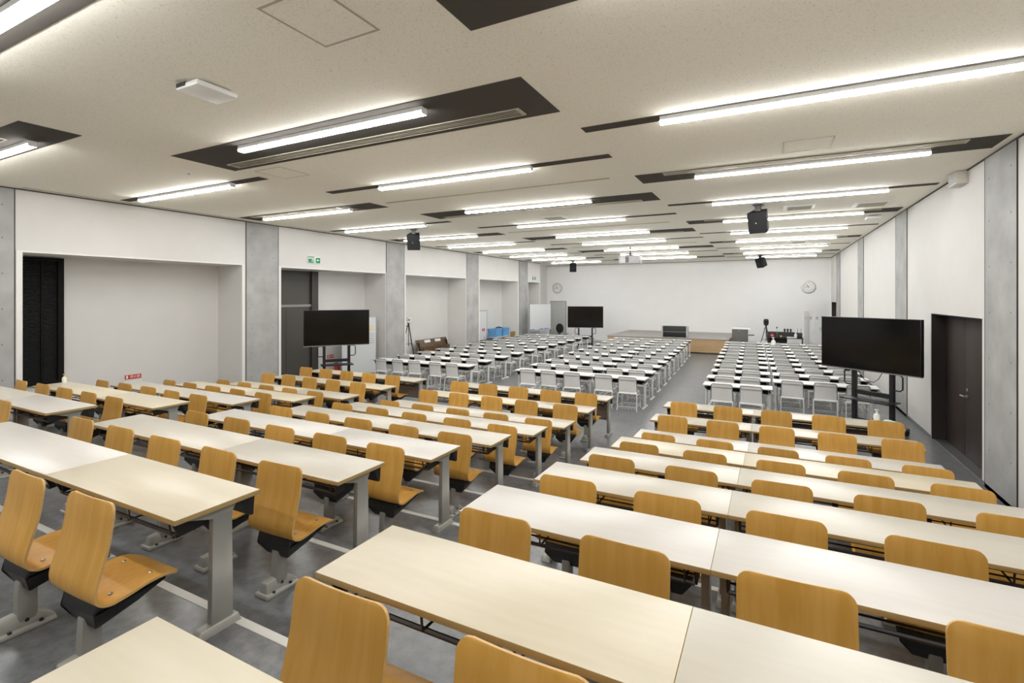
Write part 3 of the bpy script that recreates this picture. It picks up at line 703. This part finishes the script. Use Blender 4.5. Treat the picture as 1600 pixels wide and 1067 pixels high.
# equipment table
t = thing('equipment_table', 'black table holding audio equipment below the stage wall', 'table', (.63, 28.0, 0))
MB().box(-.78, .78, -.32, .32, .70, .73).build('tabletop', M['black'], t, bevel=.004)
for sx in (-.74, .74): MB().box(sx - .02, sx + .02, -.30, .30, 0, .70).build('leg', M['blacksteel'], t)
MB().box(-.72, .1, .2, .22, .2, .70).build('back_panel', M['ink'], t)
t = thing('audio_mixer', 'long black mixer console along the back of the equipment table', 'mixer', (.6, 28.12, .73))
MB().box(-.74, .46, -.10, .12, 0, .27).build('console', M['ink'], t, bevel=.01)
m = MB()
for i in range(12): m.cyl((-.66 + .09 * i, -.102, .06), (-.66 + .09 * i, -.115, .06), .015, n=8)
m.build('knob_row', M['silver'], t)
for i in range(3):
    tag(MB().lathe([(.03, 0), (.045, .14), (.045, .16)], 14).build('black_cup', M['black'], loc=(.62 + .13 * i, 28.1, 1.0), smooth=True), 'black cup on the mixer console, %s from the tripod camera' % ORD[i], 'cup', 'black cups on the mixer')
t = thing('desk_microphone', 'thin desk microphone standing on the equipment table', 'microphone', (.28, 27.85, .73))
MB().lathe([(.06, 0), (.06, .02), (.02, .03)], 14).build('base', M['black'], t)
MB().cyl((0, 0, .03), (0, 0, .46), .007).build('stem', M['silver'], t)
MB().lathe([(.02, .45), (.028, .48), (.028, .52), (.012, .54)], 12).build('head', M['black'], t)
t = thing('red_disc', 'round red disc with a white bar leaning on the mixer', 'disc', (.07, 27.9, .83))
MB().cyl((0, .02, 0), (0, -.02, 0), .085, n=24).build('disc', M['red'], t)
MB().box(-.05, .05, -.026, -.02, -.015, .015).build('white_bar', M['paper'], t)
tag(MB().cyl((.46, 27.9, .80), (.46, 27.86, .80), .045, n=18).build('yellow_disc', M['yellow']), 'small yellow disc leaning on the mixer', 'disc')
t = thing('spray_bottle', 'white spray bottle standing on the equipment table', 'bottle', (1.08, 27.82, .73))
MB().lathe([(.06, 0), (.065, .16), (.03, .22)], 16).build('body', M['whiteplastic'], t, smooth=True)
MB().lathe([(.025, .22), (.025, .30)], 12).box(-.07, .02, -.012, .012, .28, .31).build('pump', M['whiteplastic'], t)
tag(MB().box(-.16, .16, -.1, .1, 0, .05).build('white_tray', M['whiteplastic'], loc=(.86, 27.8, .73), bevel=.01), 'white tray beside spray bottle on the equipment table', 'tray')
t = thing('wireless_router', 'black router with two upright antennas at the table end', 'router', (1.22, 28.05, .73))
MB().box(-.13, .15, -.1, .1, 0, .25).build('case', M['ink'], t, bevel=.01)
for sx in (-.04, .10): MB().cyl((sx, 0, .25), (sx, 0, .46), .008).build('antenna', M['black'], t)
# wall fittings on stage wall
tag(MB().box(1.56, 1.74, YF - .08, YF - .001, .02, 2.0).build('cable_duct', M['gplast']), 'tall grey cable duct on the stage wall below the round clock', 'duct')
for i, x in enumerate((1.64, 1.86, 2.14)):
    yy = YF - .081 if i == 0 else YF
    sw = tag(MB().box(x - .05, x + .05, yy - .014, yy - .001, 1.57, 1.70).build('wall_switch', [M['grille'], M['grille'], M['silver']][i]), ['beige switch plate on the grey cable duct', 'beige switch plate just beside the grey cable duct', 'grey switch plate on stage wall nearest the dark corner door'][i], 'switch', 'switches on the stage wall')
    MB().box(x - .02, x + .02, yy - .018, yy - .014, 1.60, 1.66).build('rocker', M['trim'], sw)
t = thing('hanging_cloth', 'pale blue cloth hanging from hook on stage wall near corner door', 'cloth', (2.42, YF, 1.1))
MB().box(-.10, .08, -.06, -.001, .56, .62).build('hook_bar', M['silver'], t)
MB().cyl((0, -.04, .56), (0, -.04, .1), .006).build('string', M['silver'], t)
MB().add([(-.22, -.05, .02), (0, -.02, .14), (.10, -.06, .0), (-.06, -.09, -.22), (-.10, -.03, -.05), (.05, -.03, -.16)], [(0, 1, 4), (1, 2, 5), (4, 1, 5), (4, 5, 3), (0, 4, 3)]).build('cloth', M['cyan'], t)
# clocks
def clock(x, z, r, label):
    t = thing('wall_clock', label, 'clock', (x, YF, z), 0, 'round wall clocks')
    m = MB(); n = 36; vs = []; fs = []
    for k_ in range(n):
        a = 2 * PI * k_ / n
        for rr, yy in ((r, -.001), (r, -.05), (r * .9, -.055), (r * .88, -.04)): vs.append((rr * math.cos(a), yy, rr * math.sin(a)))
    for k_ in range(n):
        for j in range(3): a = k_ * 4 + j; b = ((k_ + 1) % n) * 4 + j; fs.append((a, b, b + 1, a + 1))
    m.add(vs, fs).build('rim', M['silver'], t, smooth=True)
    MB().cyl((0, -.002, 0), (0, -.038, 0), r * .885, n=36).build('face', M['whiteplastic'], t)
    for h in range(1, 13):
        a = PI / 2 - h * PI / 6
        text_mesh(str(h), r * .26, M['numeral'], t, (r * .68 * math.cos(a), -.041, r * .68 * math.sin(a)), (PI / 2, 0, 0), 'numeral')
    for ang, l, w in ((10.73 * 30, .48, .03), (44 * 6, .66, .02)):
        a = PI / 2 - math.radians(ang); d = Vector((math.cos(a), 0, math.sin(a))); q = Vector((-d.z, 0, d.x)) * (w * r * 1.4)
        b = -d * (.12 * r); e = d * (l * r)
        pts = [b - q, e - q * .5, e + q * .5, b + q]
        m = MB().add([(p.x, -.047, p.z) for p in pts] + [(p.x, -.044, p.z) for p in pts], [(0, 1, 2, 3), (7, 6, 5, 4), (0, 4, 5, 1), (1, 5, 6, 2), (2, 6, 7, 3), (3, 7, 4, 0)])
        m.build('clock_hand', M['ink'], t)
clock(1.75, 3.26, .335, 'round white wall clock above the equipment table')
clock(-12.36, 3.30, .335, 'round white wall clock above the pale grey door')

# ------------------------------------------------------------------ TVs on stands
def tv_stand(ctr, yaw, label_tv, label_st, W, Hh, zb, post_top=None, cable=True):
    """TV facing -y locally; ctr = floor point below the middle of the screen"""
    s = thing('tv_stand', label_st, 'stand', (ctr[0], ctr[1], 0), yaw, 'wheeled TV stands')
    px = W * .19
    for sx in (-1, 1):
        MB().box(sx * px - .04, sx * px + .04, .10, .18, .12, zb + Hh * .75).build('post', M['blacksteel'], s, bevel=.006)
        bx = px + .04
        f = MB().box(sx * bx - .035, sx * bx + .035, -.34, .60, .09, .14).box(min(sx * (px - .02), sx * bx), max(sx * (px - .02), sx * bx), .10, .18, .12, .16).build('base_foot', M['blacksteel'], s, bevel=.008)
        for yy in (-.30, .55):
            MB().cyl((sx * bx - .028, yy, .055), (sx * bx + .028, yy, .055), .055, n=16).box(sx * bx - .036, sx * bx + .036, yy - .02, yy + .02, .055, .095).build('caster', M['black'], f)
        h = [(sx * (px + .035), .12, zb - .03), (sx * (px + .15), .12, zb - .03), (sx * (px + .19), .12, zb - .07), (sx * (px + .19), .12, zb - .30), (sx * (px + .15), .12, zb - .34), (sx * (px + .035), .12, zb - .34)]
        MB().tube(h, .014, 8).build('handle', M['blacksteel'], s, smooth=True)
    MB().box(-px - .04, px + .04, .12, .16, zb - .52, zb - .43).build('crossbar', M['blacksteel'], s)
    MB().box(-px, px, .12, .16, .18, .26).build('crossbar', M['blacksteel'], s)
    MB().box(-px - .10, px + .10, -.20, .24, zb - .60, zb - .575).build('shelf', M['black'], s, bevel=.004)
    t = thing('television', label_tv, 'television', (ctr[0], ctr[1], zb), yaw, 'big televisions on wheeled stands')
    MB().box(-W / 2, W / 2, -.05, .05, 0, Hh).build('case', M['bezel'], t, bevel=.006)
    MB().box(-W / 2 + .012, W / 2 - .012, -.053, -.049, .022, Hh - .012).build('screen', M['screen'], t)
    MB().box(-W / 2, W / 2, -.052, .02, -.012, .004).build('lower_trim', M['silver'], t)
    MB().box(-px - .04, px + .04, .05, .098, Hh * .3, Hh * .7).build('wall_bracket', M['blacksteel'], t)
    return s, t
tvr = (Vector((1.01, 12.73)), Vector((2.48, 11.60)))
c = (tvr[0] + tvr[1]) / 2; dv = tvr[1] - tvr[0]
tv_stand(c, math.atan2(dv.y, dv.x), 'big black television beside the dark double door', 'black wheeled stand of the TV beside the dark double door', dv.length, 1.06, 1.27)
tvl = (Vector((-12.17, 10.19)), Vector((-11.03, 11.68)))
c = (tvl[0] + tvl[1]) / 2; dv = tvl[1] - tvl[0]
tv_stand(c, math.atan2(dv.y, dv.x), 'big black television before the second alcove and grey steel door', 'black wheeled stand of the TV before the second alcove', dv.length, 1.06, 1.29)
tv_stand((-8.74, 25.35), math.radians(18), 'big black television on the floor between whiteboard and stage', 'black wheeled stand of the TV beside the stage', 1.87, 1.13, 1.10)
t = tag(MB().tube([(1.60, 12.42, 1.25), (1.70, 12.38, 1.06), (1.84, 12.30, 1.02), (1.92, 12.25, 1.10), (1.98, 12.2, 1.25)], .007, 6).build('power_cable', M['ink'], smooth=True), 'black cable sagging below the TV beside the double door', 'cable')
# whiteboard on wheels by the stage wall
a_ = Vector((-11.84, 24.95)); b_ = Vector((-11.43, 26.97)); dv = b_ - a_; c = (a_ + b_) / 2
t = thing('mobile_whiteboard', 'white mobile whiteboard standing by the pale grey door', 'whiteboard', (c.x, c.y, 0), math.atan2(dv.y, dv.x))
Lb = dv.length / 2
MB().box(-Lb + .02, Lb - .02, -.015, .015, .91, 2.32).build('board', M['board'], t)
MB().box(-Lb, -Lb + .02, -.02, .02, .88, 2.34).box(Lb - .02, Lb, -.02, .02, .88, 2.34).box(-Lb, Lb, -.02, .02, 2.32, 2.345).box(-Lb, Lb, -.02, .02, .88, .91).build('frame', M['silver'], t)
MB().box(-Lb + .05, Lb - .05, -.10, -.02, .86, .885).build('pen_tray', M['gplast'], t)
for x in (-Lb + .06, Lb - .06):
    MB().box(x - .02, x + .02, -.02, .02, .1, .88).box(x - .02, x + .02, -.28, .28, .06, .1).build('leg', M['silver'], t)
    for yy in (-.25, .25): MB().cyl((x - .015, yy, .03), (x + .015, yy, .03), .03, n=12).build('caster', M['ink'], t)
for i, x in enumerate((-.8, .05, .55)):
    o = tag(MB().box(-.16, .16, -.025, .025, 0, .05).build('board_eraser', M['marker'], bevel=.006), ['blue eraser on the whiteboard tray, nearest the concrete pilaster', 'blue eraser in the middle of the whiteboard tray', 'blue eraser on whiteboard tray, nearest the stage wall'][i], 'eraser', 'blue erasers on the whiteboard tray')
    p = Matrix.Rotation(math.atan2(dv.y, dv.x), 3, 'Z') @ Vector((x, -.06, 0)); o.location = (c.x + p.x, c.y + p.y, .886); o.rotation_euler = (0, 0, math.atan2(dv.y, dv.x))
# office chair
t = thing('office_chair', 'dark grey swivel armchair with round back before the pale door', 'chair', (-10.35, 26.2, 0), math.radians(160))
MB().lathe([(.20, .44), (.235, .46), (.235, .50), (.18, .53)], 20).build('seat', M['fabric'], t, smooth=True)
m = MB(); vs = []; n = 20
m.cyl((0, .24, .98), (0, .30, .98), .27, n=24).build('backrest', M['fabric'], t, bevel=.02)
MB().tube([(0, .27, .75), (0, .26, .55), (0, .12, .45)], .025).build('back_support', M['black'], t, smooth=True)
for sx in (-1, 1): MB().tube([(sx * .22, .1, .46), (sx * .31, .08, .55), (sx * .31, .05, .68), (sx * .30, -.12, .70)], .018).build('armrest', M['black'], t, smooth=True)
MB().cyl((0, 0, .1), (0, 0, .44), .03).build('gas_lift', M['black'], t)
for k_ in range(5):
    a = 2 * PI * k_ / 5
    MB().tube([(0, 0, .12), (.28 * math.cos(a), .28 * math.sin(a), .07)], .02).cyl((.28 * math.cos(a) - .02, .28 * math.sin(a), .03), (.28 * math.cos(a) + .02, .28 * math.sin(a), .03), .03).build('base_leg', M['black'], t)

# ------------------------------------------------------------------ alcove contents
# whiteboard leaning in the second alcove
t = thing('leaning_whiteboard', 'tall whiteboard with notes standing in the second alcove', 'whiteboard', (-12.78, 13.05, 0), math.radians(78))
MB().box(-.68, .68, -.012, .012, .04, 2.02).build('board', M['board'], t)
MB().box(-.70, -.68, -.02, .02, .02, 2.04).box(.68, .70, -.02, .02, .02, 2.04).box(-.70, .70, -.02, .02, 2.02, 2.045).box(-.70, .70, -.02, .02, 0, .04).build('frame', M['silver'], t)
m = MB()
for i in range(4): m.box(.38 + .09 * (i % 2), .45 + .09 * (i % 2), -.017, -.012, 1.55 + .1 * (i // 2), 1.62 + .1 * (i // 2))
m.build('sticky_note', plain('yellow_note', (.75, .66, .28), .8), t)
m = MB()
for i in range(5): m.box(.42, .60, -.016, -.012, 1.1 + .08 * i, 1.11 + .08 * i)
m.build('handwriting', M['numeral'], t)
# fire-extinguisher plates
def ext_sign(y, z, w, h, label):
    t = thing('fire_extinguisher_sign', label, 'sign', (XB, y, z), 0, 'red extinguisher plates')
    MB().box(.001, .012, -w / 2, w / 2, -h / 2, h / 2).build('plate', M['red'], t)
    text_mesh('消火器', h * .74, M['paper'], t, (.0135, w * .10, 0), (PI / 2, 0, PI / 2))
    MB().box(.012, .0145, -w * .43, -w * .32, -h * .38, h * .38).build('pictogram', M['paper'], t)
    return t
ext_sign(6.375, .86, .34, .10, 'red fire extinguisher plate low in the first alcove')
tag(MB().box(XB + .001, XB + .006, 6.2, 6.56, .66, .79).build('notice_sheet', M['paper']), 'white notice sheet just below the red plate in the first alcove', 'notice')
ext_sign(12.36, .70, .30, .11, 'red fire extinguisher plate behind the TV in the second alcove')
t = thing('fire_extinguisher', 'red fire extinguisher on the floor behind the TV in the alcove', 'extinguisher', (-13.22, 12.45, 0))
MB().lathe([(.08, 0), (.085, .02), (.085, .34), (.06, .40), (.025, .43)], 18).build('cylinder', M['red'], t, smooth=True)
MB().lathe([(.02, .43), (.02, .47)], 10).box(-.015, .015, -.09, .05, .47, .49).build('valve', M['black'], t)
MB().tube([(0, .02, .45), (0, .12, .42), (.02, .11, .25), (.03, .09, .12)], .011).build('hose', M['black'], t, smooth=True)
# exit signs
def exit_sign(y, z, w, h, label):
    t = thing('exit_sign', label, 'sign', (XL, y, z), 0, 'green exit signs')
    MB().box(.001, .03, -w / 2, w / 2, -h / 2, h / 2).build('plate', M['trim'], t)
    MB().box(.03, .033, -w / 2 + .01, -.03, -h / 2 + .015, h * .16).build('green_field', M['green'], t)
    MB().box(.03, .033, .06, w / 2 - .01, -h / 2 + .015, h * .34).build('green_field', M['green'], t)
    MB().box(.03, .033, -.028, .058, -h / 2 + .015, h * .16).build('door_field', M['palegreen'], t)
    MB().box(.03, .033, -w / 2 + .01, 0, h * .32, h * .46).build('top_band', M['green'], t)
    # running figure
    f = MB().cyl((.0335, -.06, h * .04), (.035, -.06, h * .04), h * .07, n=10)
    for a, b in (((-.065, -.0), (-.085, -.035)), ((-.085, -.035), (-.05, -.06)), ((-.085, -.035), (-.125, -.055)), ((-.068, -.005), (-.035, -.02)), ((-.068, -.005), (-.11, .0))):
        f.tube([(.0345, a[0], a[1]), (.0345, b[0], b[1])], h * .035, 6)
    f.build('running_figure', M['paper'], t)
    m = MB(); yy = .13
    m.add([(.034, yy - .05, 0), (.034, yy, .035), (.034, yy, .012), (.034, yy + .05, .012), (.034, yy + .05, -.012), (.034, yy, -.012), (.034, yy, -.035)], [(0, 1, 2, 3, 4, 5, 6)])
    m.build('arrow', M['paper'], t)
exit_sign(10.76, 3.87, .46, .21, 'green exit sign above the second alcove with the grey door')
exit_sign(26.7, 3.85, .46, .22, 'green exit sign above the last alcove nearest the stage wall')
# folded flip-top tables in the third alcove
t = thing('folding_table', 'dark brown flip-top table folded upright in the third alcove', 'table', (-12.95, 17.75, 0), math.radians(-90))
MB().hexa([(-1.1, .03, .40), (1.1, .03, .40), (1.1, .06, .40), (-1.1, .06, .40)], [(-1.1, .20, .92), (1.1, .20, .92), (1.1, .23, .92), (-1.1, .23, .92)]).build('tabletop', M['brownwood'], t, bevel=.003)
MB().box(-.95, .95, -.10, -.08, .30, .62).build('modesty_panel', M['brownwood'], t)
for x in (-1.0, 1.0):
    MB().hexa([(x - .03, -.05, .05), (x + .03, -.05, .05), (x + .03, .05, .05), (x - .03, .05, .05)], [(x - .03, .1, .82), (x + .03, .1, .82), (x + .03, .19, .82), (x - .03, .19, .82)]).build('leg', M['black'], t)
    MB().box(x - .03, x + .03, -.25, .25, .04, .08).build('foot', M['black'], t)
for x in (-.35, .4): MB().hexa([(x - .2, .14, .78), (x + .2, .14, .78), (x + .2, .15, .78), (x - .2, .15, .78)], [(x - .2, .178, .885), (x + .2, .178, .885), (x + .2, .188, .885), (x - .2, .188, .885)]).build('label_sheet', M['paper'], t)
t.rotation_euler = (0, 0, math.radians(90))
# framed notice board, tables and crates in the fourth alcove
t = thing('notice_board', 'grey-framed white notice board with red notes in the fourth alcove', 'board', (-13.05, 21.6, 0), math.radians(90))
MB().box(-.72, .72, -.012, .012, .55, 2.0).build('board', M['board'], t)
MB().box(-.75, -.72, -.02, .02, .0, 2.04).box(.72, .75, -.02, .02, .0, 2.04).box(-.75, .75, -.02, .02, 2.0, 2.04).box(-.75, .75, -.02, .02, .52, .55).build('frame', M['silver'], t)
m = MB().box(.25, .55, -.018, -.012, .98, 1.12).box(.42, .50, -.018, -.012, .62, .68); m.build('red_note', plain('faded_red', (.6, .18, .17), .7), t)
m = MB()
for i in range(4): m.box(-.1, .6, -.016, -.012, .72 + .06 * i, .725 + .06 * i)
m.build('ruled_lines', M['gplast'], t)
def side_table(y, w, label):
    t = thing('side_table', label, 'table', (-12.80, y, 0), math.radians(90), 'brown-fronted tables in the fourth alcove')
    MB().box(-w / 2, w / 2, -.26, .26, .62, .645).build('tabletop', M['gplast'], t, bevel=.003)
    MB().box(-w / 2 + .14, w / 2 - .14, -.25, -.23, .30, .60).build('front_panel', M['oakpanel'], t)
    for x in (-w / 2 + .06, w / 2 - .06): MB().hexa([(x - .04, -.27, 0), (x + .04, -.27, 0), (x + .04, .2, 0), (x - .04, .2, 0)], [(x - .03, -.24, .62), (x + .03, -.24, .62), (x + .03, -.12, .62), (x - .03, -.12, .62)]).build('leg', M['gplast'], t)
side_table(23.2, 1.5, 'brown-fronted low table under the blue crates in the fourth alcove')
t = thing('side_panel_cart', 'brown-fronted cart with grey ends beside the blue crates', 'cart', (-12.80, 24.32, 0), math.radians(90))
MB().box(-.28, .28, -.26, -.23, .32, .84).build('front_panel', M['oakpanel'], t)
MB().box(-.30, .30, -.23, .2, .28, .32).build('deck', M['gplast'], t)
for x in (-.29, .29): MB().box(x - .015, x + .015, -.24, .2, .05, .8).build('end_frame', M['gplast'], t)
for x in (-.27, .27):
    for yy in (-.2, .17): MB().cyl((x - .012, yy, .03), (x + .012, yy, .03), .03, n=12).build('caster', M['ink'], t)
def crate(x, y, rz, label):
    t = thing('blue_crate', label, 'crate', (x, y, .645), rz, 'blue plastic crates')
    a, b, h = .37, .24, .43
    MB().hexa([(-a + .03, -b + .03, 0), (a - .03, -b + .03, 0), (a - .03, b - .03, 0), (-a + .03, b - .03, 0)], [(-a + .03, -b + .03, .02), (a - .03, -b + .03, .02), (a - .03, b - .03, .02), (-a + .03, b - .03, .02)])\
        .hexa([(-a + .03, -b + .03, .0), (a - .03, -b + .03, .0), (a - .03, -b + .05, .0), (-a + .03, -b + .05, .0)], [(-a, -b, h), (a, -b, h), (a, -b + .02, h), (-a, -b + .02, h)])\
        .hexa([(-a + .03, b - .05, .0), (a - .03, b - .05, .0), (a - .03, b - .03, .0), (-a + .03, b - .03, .0)], [(-a, b - .02, h), (a, b - .02, h), (a, b, h), (-a, b, h)])\
        .hexa([(-a + .03, -b + .03, .0), (-a + .05, -b + .03, .0), (-a + .05, b - .03, .0), (-a + .03, b - .03, .0)], [(-a, -b, h), (-a + .02, -b, h), (-a + .02, b, h), (-a, b, h)])\
        .hexa([(a - .05, -b + .03, .0), (a - .03, -b + .03, .0), (a - .03, b - .03, .0), (a - .05, b - .03, .0)], [(a - .02, -b, h), (a, -b, h), (a, b, h), (a - .02, b, h)]).build('body', M['blue'], t)
    MB().box(-a - .015, a + .015, -b - .015, -b, h - .05, h).box(-a - .015, a + .015, b, b + .015, h - .05, h).box(-a - .015, -a, -b, b, h - .05, h).box(a, a + .015, -b, b, h - .05, h).build('rim', M['blue'], t)
    for i in (-1, 1): MB().box(i * .2 - .012, i * .2 + .012, -b - .006, -b + .02, .03, h - .05).build('rib', M['blue'], t)
    return t
crate(-12.82, 22.84, math.radians(90), 'blue plastic crate nearer the white notice board')
crate(-12.82, 23.62, math.radians(90), 'blue plastic crate farther along the alcove table beside the brown cart')
tag(MB().tube([(-.15, -.05, 0), (-.05, .05, .03), (.05, -.04, .035), (.16, .04, .0), (.05, .08, .02), (-.1, .06, .03)], .025).build('cable_bundle', M['ink'], loc=(-12.80, 23.2, 1.075 + .025), smooth=True), 'dark cable bundle lying across the blue crates', 'cable')

# ------------------------------------------------------------------ small things on desks
def pump_bottle(x, y, z, s, label, cap='whiteplastic'):
    t = thing('pump_bottle', label, 'bottle', (x, y, z), math.radians(20))
    MB().lathe([(.034 * s, 0), (.042 * s, .008 * s), (.042 * s, .10 * s), (.036 * s, .118 * s), (.016 * s, .125 * s), (.016 * s, .14 * s)], 20).build('body', M['whiteplastic'], t, smooth=True)
    MB().lathe([(.018 * s, .138 * s), (.018 * s, .152 * s), (.006 * s, .154 * s), (.006 * s, .18 * s)], 14).box(-.03 * s, .018 * s, -.009 * s, .009 * s, .175 * s, .192 * s).build('pump', M[cap], t)
    return t
pump_bottle(1.52, Y0 + PITCH * 7 + .42, DH, 1.05, 'white pump bottle on wooden desk under the TV beside the double door')
t = tag(MB().add([(-.1, -.05, 0), (.1, -.05, 0), (.12, .06, 0), (-.09, .06, 0), (-.07, -.02, .05), (.06, -.03, .035), (.09, .03, .028), (-.05, .04, .045), (0, 0, .055)], [(0, 1, 5, 4), (1, 2, 6, 5), (2, 3, 7, 6), (3, 0, 4, 7), (4, 5, 8), (5, 6, 8), (6, 7, 8), (7, 4, 8), (3, 2, 1, 0)]).build('cleaning_cloth', M['cyan'], loc=(1.68, Y0 + PITCH * 7 + .40, DH)), 'crumpled pale blue cloth beside the white pump bottle', 'cloth')
pump_bottle(-11.08, Y0 + PITCH * 2 + .41, tier_z(2) + DH, .8, 'white bottle with yellow pump on wooden desk before black louvred window', 'yellow')
pump_bottle(.10, GROWS[9] + .25, GH, 1.9, 'large white pump bottle on a white desk below the equipment table')

# ------------------------------------------------------------------ camera, world, view
cam = bpy.data.cameras.new('camera'); co = bpy.data.objects.new('camera', cam); C.objects.link(co)
f = 780.
cam.sensor_width = 36; cam.lens = 36 * f / W_; cam.shift_y = -(H_ / 2 - 463) / W_
cam.clip_start = .05; cam.clip_end = 200
co.location = (0, 0, CAMZ); co.rotation_euler = (PI / 2, 0, math.atan(404 / f))
sc.camera = co
wd = bpy.data.worlds.new('world'); sc.world = wd; wd.use_nodes = True
wd.node_tree.nodes['Background'].inputs[0].default_value = (.8, .85, 1, 1); wd.node_tree.nodes['Background'].inputs[1].default_value = .02
sc.view_settings.view_transform = 'Standard'
try: sc.view_settings.look = 'None'
except Exception: pass
sc.view_settings.exposure = 0.; sc.view_settings.gamma = 1.
sc.view_settings.use_curve_mapping = False
sc.cycles.max_bounces = 12; sc.cycles.diffuse_bounces = 8
for o in list(bpy.data.objects):                  # prototypes that were never placed
    if o.parent is None and o.get('label') == '':
        for ch in list(o.children_recursive): bpy.data.objects.remove(ch)
        bpy.data.objects.remove(o)
